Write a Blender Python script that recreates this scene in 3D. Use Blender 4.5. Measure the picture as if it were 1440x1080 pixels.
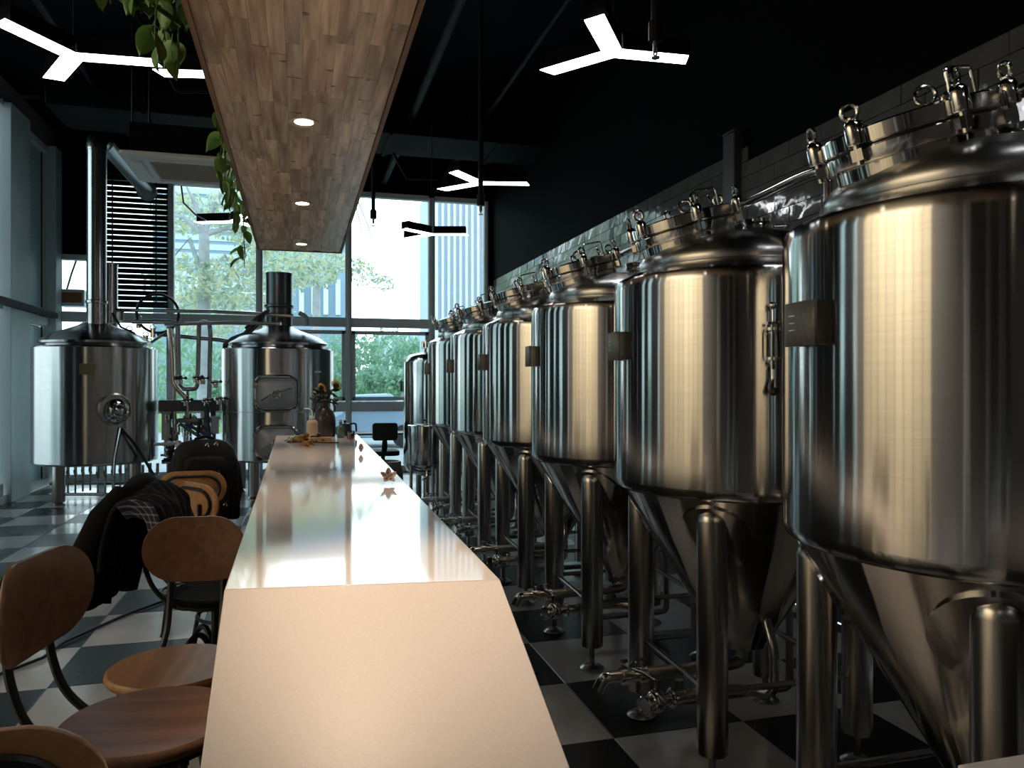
import bpy, math, random
from mathutils import Vector, Matrix
PI = math.pi
C = bpy.context.scene.collection
SC = bpy.context.scene
for o in list(bpy.data.objects):
    bpy.data.objects.remove(o)
R = random.Random(7)

# ---------------------------------------------------------------- camera, world, exposure
TH = math.atan(300 / 1080)
CT, ST = math.cos(TH), math.sin(TH)
EYE = 1.45
cam = bpy.data.objects.new('camera', bpy.data.cameras.new('camera'))
cam.data.lens = 27; cam.data.sensor_width = 36; cam.data.clip_end = 500; cam.data.clip_start = 0.02
cam.location = (0, 0, EYE); cam.rotation_euler = (PI / 2, 0, -TH)
C.objects.link(cam); SC.camera = cam
SC.view_settings.view_transform = 'Standard'; SC.view_settings.look = 'None'
SC.view_settings.exposure = 0.35; SC.view_settings.gamma = 1; SC.view_settings.use_curve_mapping = False
try:
    SC.cycles.max_bounces = 10; SC.cycles.transparent_max_bounces = 16
    SC.cycles.sample_clamp_indirect = 6; SC.cycles.caustics_reflective = True; SC.cycles.caustics_refractive = False
    SC.cycles.blur_glossy = 0.3
except Exception:
    pass

def at(px, py, z):
    """point seen at pixel (px,py) at camera depth z"""
    x = (px - 720) / 1080 * z
    return Vector((z * ST + x * CT, z * CT - x * ST, EYE + (540 - py) * z / 1080))

def at_y(px, py, D):
    a = math.atan((px - 720) / 1080) + TH
    X = math.tan(a) * D
    return at(px, py, D * CT + X * ST)

world = bpy.data.worlds.new('sky'); SC.world = world; world.use_nodes = True
wn = world.node_tree; wn.nodes.clear()
def wnode(t, **k):
    n = wn.nodes.new(t)
    for a, b in k.items(): setattr(n, a, b)
    return n
tc = wnode('ShaderNodeTexCoord'); sep = wnode('ShaderNodeSeparateXYZ')
nrm = wnode('ShaderNodeVectorMath', operation='NORMALIZE')
wn.links.new(tc.outputs['Generated'], nrm.inputs[0]); wn.links.new(nrm.outputs[0], sep.inputs[0])
ramp = wnode('ShaderNodeValToRGB')
ramp.color_ramp.elements[0].position = 0.0; ramp.color_ramp.elements[0].color = (0.82, 0.93, 0.97, 1)
ramp.color_ramp.elements[1].position = 0.8; ramp.color_ramp.elements[1].color = (0.52, 0.70, 0.84, 1)
wn.links.new(sep.outputs[2], ramp.inputs[0])
dot = wnode('ShaderNodeVectorMath', operation='DOT_PRODUCT')
gd = (at(570, 330, 10) - Vector((0, 0, EYE))).normalized()
dot.inputs[1].default_value = gd
wn.links.new(nrm.outputs[0], dot.inputs[0])
mx = wnode('ShaderNodeMath', operation='MAXIMUM'); mx.inputs[1].default_value = 0
wn.links.new(dot.outputs['Value'], mx.inputs[0])
pw = wnode('ShaderNodeMath', operation='POWER'); pw.inputs[1].default_value = 18
wn.links.new(mx.outputs[0], pw.inputs[0])
ml = wnode('ShaderNodeMath', operation='MULTIPLY_ADD'); ml.inputs[1].default_value = 1.6; ml.inputs[2].default_value = 1.0
wn.links.new(pw.outputs[0], ml.inputs[0])
bg = wnode('ShaderNodeBackground'); wo = wnode('ShaderNodeOutputWorld')
wn.links.new(ramp.outputs[0], bg.inputs[0])
st = wnode('ShaderNodeMath', operation='MULTIPLY'); st.inputs[1].default_value = 2.0
wn.links.new(ml.outputs[0], st.inputs[0]); wn.links.new(st.outputs[0], bg.inputs[1])
wn.links.new(bg.outputs[0], wo.inputs[0])

def lamp(name, kind, loc, energy, col, rot=(0, 0, 0), size=0.1, size_y=None, spot=None, blend=0.6, portal=False):
    l = bpy.data.lights.new(name, kind); l.energy = energy; l.color = col
    if kind == 'AREA':
        l.size = size
        if size_y: l.shape = 'RECTANGLE'; l.size_y = size_y
        if portal:
            l.cycles.is_portal = True
    if kind == 'SPOT':
        l.spot_size = math.radians(spot); l.spot_blend = blend; l.shadow_soft_size = size
    if kind == 'POINT': l.shadow_soft_size = size
    o = bpy.data.objects.new(name, l); o.location = loc; o.rotation_euler = rot; C.objects.link(o)
    return o
XL, XR, YB, YF, ZC = -3.45, 3.15, 12.8, -4.5, 5.2
lamp('portal_back', 'AREA', (-0.15, YB + .15, 2.4), 1, (1, 1, 1), (-PI / 2, 0, 0), 6.4, 4.7, portal=True)
lamp('portal_left', 'AREA', (XL - .2, 7.4, 2.5), 1, (1, 1, 1), (0, -PI / 2, 0), 4.7, 6.7, portal=True)
# unseen spots added to brighten the plank wall mirrored in the tanks
for yy in (0.7, 1.8, 2.9):
    lamp('added_wash_spot', 'SPOT', (-1.7, yy, 4.6), 470, (1.0, 0.94, 0.82), (0, math.radians(42), 0), 0.06, spot=95, blend=1)

# ---------------------------------------------------------------- materials
MATS = {}
def new_mat(name):
    m = bpy.data.materials.new(name); m.use_nodes = True
    n = m.node_tree; n.nodes.clear()
    out = n.nodes.new('ShaderNodeOutputMaterial'); b = n.nodes.new('ShaderNodeBsdfPrincipled')
    n.links.new(b.outputs[0], out.inputs[0])
    return m, n, b, out
def mat(name, col, rough=.5, metal=0, emit=None, es=0, spec=None, noise=None, bump=0, bscale=40, coat=0, alpha=1, trans=0, aniso=None):
    m, n, b, out = new_mat(name)
    b.inputs['Base Color'].default_value = (*col, 1)
    b.inputs['Roughness'].default_value = rough; b.inputs['Metallic'].default_value = metal
    if emit: b.inputs['Emission Color'].default_value = (*emit, 1); b.inputs['Emission Strength'].default_value = es
    if spec is not None: b.inputs['Specular IOR Level'].default_value = spec
    if coat: b.inputs['Coat Weight'].default_value = coat; b.inputs['Coat Roughness'].default_value = .08
    if trans: b.inputs['Transmission Weight'].default_value = trans
    t = n.nodes.new('ShaderNodeTexCoord')
    if noise:
        amt, sc = noise
        nz = n.nodes.new('ShaderNodeTexNoise'); nz.inputs['Scale'].default_value = sc; nz.inputs['Detail'].default_value = 4
        n.links.new(t.outputs['Object'], nz.inputs['Vector'])
        hs = n.nodes.new('ShaderNodeHueSaturation'); hs.inputs['Color'].default_value = (*col, 1)
        mr = n.nodes.new('ShaderNodeMapRange'); mr.inputs[1].default_value = .3; mr.inputs[2].default_value = .7
        mr.inputs[3].default_value = 1 - amt; mr.inputs[4].default_value = 1 + amt
        n.links.new(nz.outputs[0], mr.inputs[0]); n.links.new(mr.outputs[0], hs.inputs['Value'])
        n.links.new(hs.outputs[0], b.inputs['Base Color'])
    if bump:
        nb = n.nodes.new('ShaderNodeTexNoise'); nb.inputs['Scale'].default_value = bscale
        n.links.new(t.outputs['Object'], nb.inputs['Vector'])
        bp = n.nodes.new('ShaderNodeBump'); bp.inputs['Strength'].default_value = bump; bp.inputs['Distance'].default_value = .01
        n.links.new(nb.outputs[0], bp.inputs['Height']); n.links.new(bp.outputs[0], b.inputs['Normal'])
    if aniso is not None:
        tg = n.nodes.new('ShaderNodeTangent'); tg.direction_type = 'RADIAL'; tg.axis = 'Z'
        b.inputs['Anisotropic'].default_value = aniso
        b.inputs['Anisotropic Rotation'].default_value = 0.0
        n.links.new(tg.outputs[0], b.inputs['Tangent'])
    MATS[name] = m
    return m
def brushed(name, col, rough, aniso, wav=0.0):
    """satin steel brushed round the vessel: fine grain rings blur reflections up and down; sheet slightly wavy"""
    m, n, b, out = new_mat(name)
    b.inputs['Metallic'].default_value = 1; b.inputs['Roughness'].default_value = rough
    b.inputs['Anisotropic'].default_value = aniso; b.inputs['Anisotropic Rotation'].default_value = .25
    tg = n.nodes.new('ShaderNodeTangent'); tg.direction_type = 'RADIAL'; tg.axis = 'Z'
    n.links.new(tg.outputs[0], b.inputs['Tangent'])
    t = n.nodes.new('ShaderNodeTexCoord')
    mp = n.nodes.new('ShaderNodeMapping'); mp.inputs['Scale'].default_value = (1.2, 1.2, 60)
    n.links.new(t.outputs['Object'], mp.inputs[0])
    nz = n.nodes.new('ShaderNodeTexNoise'); nz.inputs['Scale'].default_value = 3; nz.inputs['Detail'].default_value = 3
    n.links.new(mp.outputs[0], nz.inputs['Vector'])
    mr = n.nodes.new('ShaderNodeMapRange'); mr.inputs[3].default_value = .86; mr.inputs[4].default_value = 1.08
    n.links.new(nz.outputs[0], mr.inputs[0])
    hs = n.nodes.new('ShaderNodeHueSaturation'); hs.inputs['Color'].default_value = (*col, 1)
    n.links.new(mr.outputs[0], hs.inputs['Value']); n.links.new(hs.outputs[0], b.inputs['Base Color'])
    if wav:
        m2 = n.nodes.new('ShaderNodeMapping'); m2.inputs['Scale'].default_value = (9, 9, .5)
        n.links.new(t.outputs['Object'], m2.inputs[0])
        n2 = n.nodes.new('ShaderNodeTexNoise'); n2.inputs['Scale'].default_value = 1.3; n2.inputs['Detail'].default_value = 2
        n.links.new(m2.outputs[0], n2.inputs['Vector'])
        bp = n.nodes.new('ShaderNodeBump'); bp.inputs['Strength'].default_value = wav; bp.inputs['Distance'].default_value = .01
        n.links.new(n2.outputs[0], bp.inputs['Height']); n.links.new(bp.outputs[0], b.inputs['Normal'])
    MATS[name] = m
    return m
def wood(name, c1, c2, rough=.45, axis='Y', scale=1.0, rnd=.25, knots=0.0, spec=.5, wear=None):
    m, n, b, out = new_mat(name)
    t = n.nodes.new('ShaderNodeTexCoord'); oi = n.nodes.new('ShaderNodeObjectInfo')
    off = n.nodes.new('ShaderNodeVectorMath'); off.operation = 'ADD'
    sc = n.nodes.new('ShaderNodeMath'); sc.operation = 'MULTIPLY'; sc.inputs[1].default_value = 37
    n.links.new(oi.outputs['Random'], sc.inputs[0]); n.links.new(sc.outputs[0], off.inputs[1]); n.links.new(t.outputs['Object'], off.inputs[0])
    mp = n.nodes.new('ShaderNodeMapping'); s = [22 * scale] * 3; s['XYZ'.index(axis)] = 1.6 * scale
    mp.inputs['Scale'].default_value = s
    n.links.new(off.outputs[0], mp.inputs[0])
    nz = n.nodes.new('ShaderNodeTexNoise'); nz.inputs['Scale'].default_value = 1.6; nz.inputs['Detail'].default_value = 6; nz.inputs['Distortion'].default_value = .6
    n.links.new(mp.outputs[0], nz.inputs['Vector'])
    r = n.nodes.new('ShaderNodeValToRGB'); r.color_ramp.elements[0].position = .32; r.color_ramp.elements[1].position = .68
    r.color_ramp.elements[0].color = (*c1, 1); r.color_ramp.elements[1].color = (*c2, 1)
    n.links.new(nz.outputs[0], r.inputs[0])
    hs = n.nodes.new('ShaderNodeHueSaturation')
    mr = n.nodes.new('ShaderNodeMapRange'); mr.inputs[3].default_value = 1 - rnd; mr.inputs[4].default_value = 1 + rnd
    n.links.new(oi.outputs['Random'], mr.inputs[0]); n.links.new(mr.outputs[0], hs.inputs['Value'])
    n.links.new(r.outputs[0], hs.inputs['Color'])
    last = hs.outputs[0]
    if knots:
        mk = n.nodes.new('ShaderNodeMapping'); ks = [9, 9, 9]; ks['XYZ'.index(axis)] = 22; mk.inputs['Scale'].default_value = ks
        n.links.new(off.outputs[0], mk.inputs[0])
        v = n.nodes.new('ShaderNodeTexNoise'); v.inputs['Scale'].default_value = 1.0; v.inputs['Detail'].default_value = 2
        n.links.new(mk.outputs[0], v.inputs['Vector'])
        kr = n.nodes.new('ShaderNodeMapRange'); kr.inputs[1].default_value = .685; kr.inputs[2].default_value = .73
        kr.inputs[3].default_value = 0; kr.inputs[4].default_value = knots
        n.links.new(v.outputs[0], kr.inputs[0])
        mxn = n.nodes.new('ShaderNodeMix'); mxn.data_type = 'RGBA'
        mxn.inputs[7].default_value = (c1[0] * .25, c1[1] * .2, c1[2] * .2, 1)
        n.links.new(kr.outputs[0], mxn.inputs[0]); n.links.new(last, mxn.inputs[6]); last = mxn.outputs[2]
    n.links.new(last, b.inputs['Base Color'])
    b.inputs['Roughness'].default_value = rough; b.inputs['Specular IOR Level'].default_value = spec
    bp = n.nodes.new('ShaderNodeBump'); bp.inputs['Strength'].default_value = .15; bp.inputs['Distance'].default_value = .003
    n.links.new(nz.outputs[0], bp.inputs['Height']); n.links.new(bp.outputs[0], b.inputs['Normal'])
    MATS[name] = m
    return m
def stone_tile(name, col, var, rough, dirt=.3):
    m, n, b, out = new_mat(name)
    g = n.nodes.new('ShaderNodeNewGeometry'); oi = n.nodes.new('ShaderNodeObjectInfo')
    nz = n.nodes.new('ShaderNodeTexNoise'); nz.inputs['Scale'].default_value = 1.7; nz.inputs['Detail'].default_value = 7; nz.inputs['Distortion'].default_value = .8
    n.links.new(g.outputs['Position'], nz.inputs['Vector'])
    mr = n.nodes.new('ShaderNodeMapRange'); mr.inputs[1].default_value = .3; mr.inputs[2].default_value = .7
    mr.inputs[3].default_value = 1 - dirt; mr.inputs[4].default_value = 1 + dirt * .6
    n.links.new(nz.outputs[0], mr.inputs[0])
    rv = n.nodes.new('ShaderNodeMapRange'); rv.inputs[3].default_value = 1 - var; rv.inputs[4].default_value = 1 + var
    n.links.new(oi.outputs['Random'], rv.inputs[0])
    mu = n.nodes.new('ShaderNodeMath'); mu.operation = 'MULTIPLY'
    n.links.new(mr.outputs[0], mu.inputs[0]); n.links.new(rv.outputs[0], mu.inputs[1])
    hs = n.nodes.new('ShaderNodeHueSaturation'); hs.inputs['Color'].default_value = (*col, 1)
    n.links.new(mu.outputs[0], hs.inputs['Value']); n.links.new(hs.outputs[0], b.inputs['Base Color'])
    rr = n.nodes.new('ShaderNodeMapRange'); rr.inputs[3].default_value = rough * .8; rr.inputs[4].default_value = rough * 1.5
    n.links.new(nz.outputs[0], rr.inputs[0]); n.links.new(rr.outputs[0], b.inputs['Roughness'])
    b.inputs['Specular IOR Level'].default_value = .5 if col[0] > .1 else .28
    MATS[name] = m
    return m
def glass(name, tint=(1, 1, 1), refl=.09, rough=0.0):
    m, n, b, out = new_mat(name); n.nodes.remove(b)
    tr = n.nodes.new('ShaderNodeBsdfTransparent'); tr.inputs[0].default_value = (*tint, 1)
    gl = n.nodes.new('ShaderNodeBsdfGlossy'); gl.inputs['Roughness'].default_value = rough
    fr = n.nodes.new('ShaderNodeFresnel'); fr.inputs[0].default_value = 1.45
    mi = n.nodes.new('ShaderNodeMixShader')
    n.links.new(fr.outputs[0], mi.inputs[0]); n.links.new(tr.outputs[0], mi.inputs[1]); n.links.new(gl.outputs[0], mi.inputs[2])
    n.links.new(mi.outputs[0], out.inputs[0])
    MATS[name] = m
    return m
STEEL = brushed('brushed_steel', (.62, .605, .585), .125, .975, .035)
KSTEEL = brushed('kettle_steel', (.56, .55, .54), .23, .94, .12)
DOMES = brushed('dome_steel', (.60, .59, .575), .26, .7)
POLISH = mat('polished_steel', (.66, .64, .61), .13, 1)
SATIN = mat('satin_steel', (.50, .47, .44), .27, 1)
DSTEEL = mat('dull_steel', (.36, .34, .32), .34, 1, noise=(.2, 8))
PLATE = mat('plate_steel', (.16, .16, .155), .55, .4, noise=(.15, 60))
GASK = mat('black_gasket', (.012, .012, .012), .5)
BLACKM = mat('black_metal', (.008, .008, .009), .4)
CEILM = mat('black_ceiling_paint', (.0035, .0045, .008), .8, spec=.1)
DARKW = mat('black_wall_paint', (.0018, .002, .0032), .8, spec=.06)
DUCT = mat('dark_duct_paint', (.003, .004, .006), .7, spec=.1)
PIPEB = mat('dark_pipe_paint', (.005, .0055, .007), .6, spec=.2)
ALU = mat('window_aluminium', (.72, .76, .77), .45)
PANELT = mat('pale_teal_panel', (.55, .74, .75), .35)
PIER = mat('pier_paint', (.66, .76, .77), .5, noise=(.06, 1.2))
QUARTZ = mat('white_quartz', (.72, .67, .655), .06, noise=(.035, 180), spec=.6)
WOODS = wood('soffit_wood', (.42, .25, .145), (.92, .70, .48), .26, 'Y', 1.0, .30, .95)
WOODE = wood('soffit_edge_wood', (.16, .08, .035), (.30, .17, .08), .5, 'Y', 1.0, .1)
CHB = wood('chair_wood_seat_dark', (.12, .058, .032), (.21, .105, .06), .36, 'Y', .9, .03)
CHW = wood('chair_wood', (.28, .13, .05), (.42, .21, .085), .38, 'Y', .7, .05)
CHD = wood('chair_wood_dark', (.14, .068, .034), (.22, .11, .058), .36, 'Y', .9, .05)
CHO = wood('chair_wood_orange', (.36, .175, .06), (.48, .25, .10), .35, 'Y', .8, .05)
PLANK = wood('pale_plank', (.62, .52, .35), (.72, .62, .44), .5, 'Z', .6, .10)
TL = stone_tile('light_floor_tile', (.56, .55, .54), .10, .16, .22)
TD = stone_tile('dark_floor_tile', (.014, .014, .0145), .2, .26, .4)
GROUT = mat('grout', (.03, .03, .03), .8)
WT = mat('dark_glazed_tile', (.095, .098, .10), .07, spec=.9, noise=(.15, 6), bump=.28, bscale=7)
LEAF = mat('pothos_leaf', (.10, .24, .045), .4, noise=(.35, 9))
STEM = mat('vine_stem', (.07, .09, .03), .6)
SOIL = mat('planter_felt', (.02, .018, .015), .9)
MATTEB = mat('matt_black_housing', (.003, .003, .004), .8, spec=.05)
LED = mat('led_diffuser', (1, 1, 1), .5, emit=(.95, .96, 1.0), es=6.5)
SPOTM = mat('downlight_lens', (1, 1, 1), .5, emit=(1, .86, .66), es=9)
WHITEP = mat('white_plastic', (.8, .8, .79), .45)
GRILL = mat('beige_grille', (.40, .37, .33), .6)
CLOTH = mat('black_cloth', (.006, .006, .007), .9, spec=.15, bump=.5, bscale=35)
NYLON = mat('black_nylon', (.007, .007, .008), .6, spec=.3, bump=.3, bscale=60)
GLASS = glass('window_glass', (.93, .98, .98))
GLASST = glass('tinted_glass', (.62, .70, .70))
CLEAR = glass('clear_glass', (.95, .97, .97))

# ---------------------------------------------------------------- mesh builder
class MB:
    def __init__(s): s.v = []; s.f = []; s.mi = []; s.cur = 0; s.T = Matrix()
    def _add(s, vs, fs):
        b = len(s.v); T = s.T
        s.v += [tuple(T @ Vector(p)) for p in vs]
        s.f += [tuple(b + i for i in q) for q in fs]; s.mi += [s.cur] * len(fs)
        return s
    def box(s, c, d, rz=0):
        hx, hy, hz = d[0] / 2, d[1] / 2, d[2] / 2; cr, sr = math.cos(rz), math.sin(rz); vs = []
        for z in (-hz, hz):
            for x, y in ((-hx, -hy), (hx, -hy), (hx, hy), (-hx, hy)):
                vs.append((c[0] + x * cr - y * sr, c[1] + x * sr + y * cr, c[2] + z))
        return s._add(vs, [(0, 3, 2, 1), (4, 5, 6, 7), (0, 1, 5, 4), (1, 2, 6, 5), (2, 3, 7, 6), (3, 0, 4, 7)])
    def tube(s, pts, r, n=10, caps=True, closed=False):
        P = [Vector(p) for p in pts]; m = len(P)
        rs = r if isinstance(r, (list, tuple)) else [r] * m
        vs = []; fs = []; up = None
        for i in range(m):
            if closed: t = P[(i + 1) % m] - P[i - 1]
            else: t = P[min(i + 1, m - 1)] - P[max(i - 1, 0)]
            t.normalize()
            if up is None:
                up = Vector((0, 0, 1)) if abs(t.z) < .9 else Vector((1, 0, 0))
            a = (up - t * up.dot(t))
            if a.length < 1e-5: a = t.orthogonal()
            a.normalize(); up = a; b2 = t.cross(a)
            for k in range(n):
                q = 2 * PI * k / n
                vs.append(P[i] + (a * math.cos(q) + b2 * math.sin(q)) * rs[i])
        seg = m if closed else m - 1
        for i in range(seg):
            j = (i + 1) % m
            for k in range(n):
                l = (k + 1) % n
                fs.append((i * n + k, i * n + l, j * n + l, j * n + k))
        if caps and not closed:
            fs.append(tuple(range(n))[::-1]); fs.append(tuple((m - 1) * n + k for k in range(n)))
        return s._add(vs, fs)
    def cyl(s, a, b, r, n=16, r2=None): return s.tube([a, b], [r, r if r2 is None else r2], n)
    def lathe(s, prof, n=32, c=(0, 0, 0), closed=False):
        vs = []; fs = []; m = len(prof)
        for r, z in prof:
            for k in range(n):
                q = 2 * PI * k / n; vs.append((c[0] + r * math.cos(q), c[1] + r * math.sin(q), c[2] + z))
        for i in range(m if closed else m - 1):
            j = (i + 1) % m
            for k in range(n):
                l = (k + 1) % n
                if prof[i][0] < 1e-6 and prof[j][0] < 1e-6: continue
                fs.append((i * n + k, i * n + l, j * n + l, j * n + k))
        if not closed:
            if prof[0][0] > 1e-6: fs.append(tuple(range(n))[::-1])
            if prof[-1][0] > 1e-6: fs.append(tuple((m - 1) * n + k for k in range(n)))
        return s._add(vs, fs)
    def torus(s, c, Rr, r, axis=(0, 0, 1), n=20, k=8, a0=0, a1=2 * PI):
        ax = Vector(axis).normalized(); u = ax.orthogonal().normalized(); w = ax.cross(u); c = Vector(c)
        full = abs(a1 - a0 - 2 * PI) < 1e-6; m = n if full else n + 1
        pts = [c + (u * math.cos(a0 + (a1 - a0) * i / n) + w * math.sin(a0 + (a1 - a0) * i / n)) * Rr for i in range(m)]
        return s.tube(pts, r, k, closed=full)
    def ball(s, c, r, n=12, sz=1.0):
        prof = [(max(r * math.sin(PI * i / 8), 0) if 0 < i < 8 else 0, -r * sz * math.cos(PI * i / 8)) for i in range(9)]
        return s.lathe(prof, n, c)
    def prism(s, out, t, M=None):
        """outline [(x,y)] extruded z 0..t, through matrix M"""
        M = M or Matrix(); n = len(out)
        vs = [M @ Vector((x, y, 0)) for x, y in out] + [M @ Vector((x, y, t)) for x, y in out]
        fs = [tuple(range(n))[::-1], tuple(range(n, 2 * n))] + [(i, (i + 1) % n, n + (i + 1) % n, n + i) for i in range(n)]
        return s._add(vs, fs)
    def grid(s, P, nu, nv):
        vs = [P(i / nu, j / nv) for i in range(nu + 1) for j in range(nv + 1)]
        fs = [(i * (nv + 1) + j, (i + 1) * (nv + 1) + j, (i + 1) * (nv + 1) + j + 1, i * (nv + 1) + j + 1) for i in range(nu) for j in range(nv)]
        return s._add(vs, fs)
    def mesh(s, name, mats, ang=35):
        me = bpy.data.meshes.new(name); me.from_pydata(s.v, [], s.f)
        for m in (mats if isinstance(mats, (list, tuple)) else [mats]): me.materials.append(m)
        for p, i in zip(me.polygons, s.mi): p.material_index = i; p.use_smooth = True
        me.validate(); me.update()
        me.set_sharp_from_angle(angle=math.radians(ang))
        return me
def obj(name, mb, mats, parent=None, loc=None, rot=None, bevel=0, ang=35):
    me = mb.mesh(name, mats, ang) if isinstance(mb, MB) else mb
    o = bpy.data.objects.new(name, me); C.objects.link(o)
    if parent: o.parent = parent
    if loc is not None: o.location = loc
    if rot is not None: o.rotation_euler = rot
    if bevel:
        b = o.modifiers.new('bevel', 'BEVEL'); b.width = bevel; b.segments = 2; b.limit_method = 'ANGLE'; b.angle_limit = math.radians(50)
    return o
def tag(o, label, cat, group=None):
    o['label'] = label; o['category'] = cat
    if group: o['group'] = group
    return o
def thing(name, label, cat, loc=(0, 0, 0), rz=0, group=None):
    o = bpy.data.objects.new(name, None); C.objects.link(o); o.empty_display_size = .1
    o.location = loc; o.rotation_euler = (0, 0, rz)
    return tag(o, label, cat, group)
def struct(name, mb, m, parent=None, **k):
    o = obj(name, mb, m, parent, **k)
    if parent is None: o['kind'] = 'structure'
    return o
def sroot(name, loc=(0, 0, 0)):
    o = bpy.data.objects.new(name, None); C.objects.link(o); o.location = loc; o['kind'] = 'structure'
    return o
KIDS = {}
def copy_tree(o, parent=None):
    c = o.copy(); C.objects.link(c); c.parent = parent
    for ch in o.children: copy_tree(ch, c)
    return c
def arc(c, r, a0, a1, n, plane='xz'):
    out = []
    for i in range(n + 1):
        a = a0 + (a1 - a0) * i / n; u, w = r * math.cos(a), r * math.sin(a)
        if plane == 'xz': out.append((c[0] + u, c[1], c[2] + w))
        elif plane == 'yz': out.append((c[0], c[1] + u, c[2] + w))
        else: out.append((c[0] + u, c[1] + w, c[2]))
    return out
def fillet(pts, r=.03, n=4):
    """polyline with rounded corners"""
    P = [Vector(p) for p in pts]; out = [P[0]]
    for i in range(1, len(P) - 1):
        a = (P[i - 1] - P[i]); b = (P[i + 1] - P[i]); rr = min(r, a.length * .45, b.length * .45)
        p0 = P[i] + a.normalized() * rr; p1 = P[i] + b.normalized() * rr
        for k in range(n + 1):
            t = k / n; out.append(p0 * (1 - t) ** 2 + P[i] * 2 * t * (1 - t) + p1 * t * t)
    return out + [P[-1]]
def rrect(w, h, r, n=6):
    out = []
    for cx, cy, a in ((w / 2 - r, h / 2 - r, 0), (-w / 2 + r, h / 2 - r, PI / 2), (-w / 2 + r, -h / 2 + r, PI), (w / 2 - r, -h / 2 + r, 1.5 * PI)):
        for k in range(n + 1):
            q = a + PI / 2 * k / n; out.append((cx + r * math.cos(q), cy + r * math.sin(q)))
    return out

# ---------------------------------------------------------------- floor
fl = struct('floor', MB().box(((XL + XR) / 2, (YB + YF) / 2, -.065), (XR - XL, YB - YF, .1)), GROUT)
GX, GY, TS = 1.243, 2.92, .6
TM = {}
def tile_mesh(dark, x0, x1, y0, y1):
    key = (dark, round(x1 - x0, 3), round(y1 - y0, 3))
    if key not in TM:
        w, d = (x1 - x0) - .003, (y1 - y0) - .003
        b = MB(); e = .002
        b.lathe([], 4) if False else None
        vs = [(-w/2, -d/2, -.015), (w/2, -d/2, -.015), (w/2, d/2, -.015), (-w/2, d/2, -.015),
              (-w/2, -d/2, -.0015), (w/2, -d/2, -.0015), (w/2, d/2, -.0015), (-w/2, d/2, -.0015),
              (-w/2+e, -d/2+e, 0), (w/2-e, -d/2+e, 0), (w/2-e, d/2-e, 0), (-w/2+e, d/2-e, 0)]
        fs = [(8, 9, 10, 11)] + [(i, (i+1) % 4, 4+(i+1) % 4, 4+i) for i in range(4)] + [(4+i, 4+(i+1) % 4, 8+(i+1) % 4, 8+i) for i in range(4)]
        b._add(vs, fs)
        TM[key] = b.mesh('floor_tile', TD if dark else TL, 20)
    return TM[key]
rest = {True: MB(), False: MB()}
for i in range(-8, 4):
    for j in range(-13, 17):
        x0, x1 = max(GX + TS * i, XL), min(GX + TS * (i + 1), XR)
        y0, y1 = max(GY + TS * j, YF), min(GY + TS * (j + 1), YB)
        if x1 - x0 < .02 or y1 - y0 < .02: continue
        dark = (i + j) % 2 == 0
        if y0 > 1.0:
            obj('tile', tile_mesh(dark, x0, x1, y0, y1), None, fl, ((x0 + x1) / 2, (y0 + y1) / 2, 0))
        else:
            rest[dark].box(((x0 + x1) / 2, (y0 + y1) / 2, -.0075), (x1 - x0 - .003, y1 - y0 - .003, .015))
for dk in (True, False):
    o = obj('tile_field', rest[dk], TD if dk else TL, fl); o['kind'] = 'stuff'

# ---------------------------------------------------------------- ceiling, walls
struct('ceiling', MB().box(((XL + XR) / 2, (YB + YF) / 2, ZC + .1), (XR - XL + .6, YB - YF + .6, .2)), CEILM)
struct('wall_front', MB().box(((XL + XR) / 2, YF - .1, ZC / 2), (XR - XL + .4, .2, ZC)), mat('rear_room_paint', (.20, .185, .17), .7))
wr = struct('wall_right', MB().box((XR + .12, (YB + YF) / 2, ZC / 2), (.2, YB - YF, ZC)), DARKW)
# dark glazed subway tiles on right wall
TH_, TW_ = .11, .33
tmesh = MB().box((0, 0, 0), (.014, TW_ - .005, TH_ - .005)).mesh('wall_tile', WT)
low = MB(); cnt = 0
col_y = 5.1
for row in range(0, 30):
    z = TH_ * (row + .5)
    off = (row % 2) * TW_ / 2
    for k in range(-2, 45):
        y = -0.5 + TW_ * k + off
        if y > YB - .16: continue
        top = 3.23 if y > col_y else 3.12
        if z > top: continue
        if y < -.3: continue
        if z > 2.3 and y > 1.9 and cnt < 300 and not (z < 2.45 and y > 8):
            t = obj('tile', tmesh, None, wr, (XR + .015, y, z), (0, R.gauss(0, .006), R.gauss(0, .010))); cnt += 1
        else:
            low.box((XR + .015, y, z), (.014, TW_ - .005, TH_ - .005))
lo = obj('tile_field', low, WT, wr); lo['kind'] = 'stuff'
struct('trim_1', MB().box((XR - .005, 5.1, 1.66), (.10, .16, 3.32)).box((XR - .005, 5.1, 3.33), (.11, .17, .02)), mat('grey_boxing', (.035, .037, .045), .5), bevel=.01)
# left wall: plank-clad part beside and behind the camera, glazed part, painted piers
wl = struct('wall_left', MB().box((XL - .18, (YF + 3.9) / 2, ZC / 2), (.2, 3.9 - YF, ZC)).box((XL - .14, 8.4, 5.03), (.2, 9.0, .36)), MATS['rear_room_paint'])
pm = MB().box((0, 0, 0), (.03, .388, 4.3)).mesh('wall_plank', PLANK)
for k in range(8):
    obj('plank', pm, None, wl, (XL - .06, .10 + .42 * k + .21, 2.25))
gw = struct('wall_back', MB().box(((XL - 2.84) / 2, YB + .1, 4.27), (-2.84 - XL, .2, 1.86))
            .box(((XL + XR) / 2, YB + .1, 4.88), (XR - XL + .9, .2, .64))
            .box((3.26, YB + .1, 2.3), (.32, .2, 4.6)).box((XL - .25, YB + .1, 2.6), (.4, .2, 5.2)), DARKW)
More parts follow.
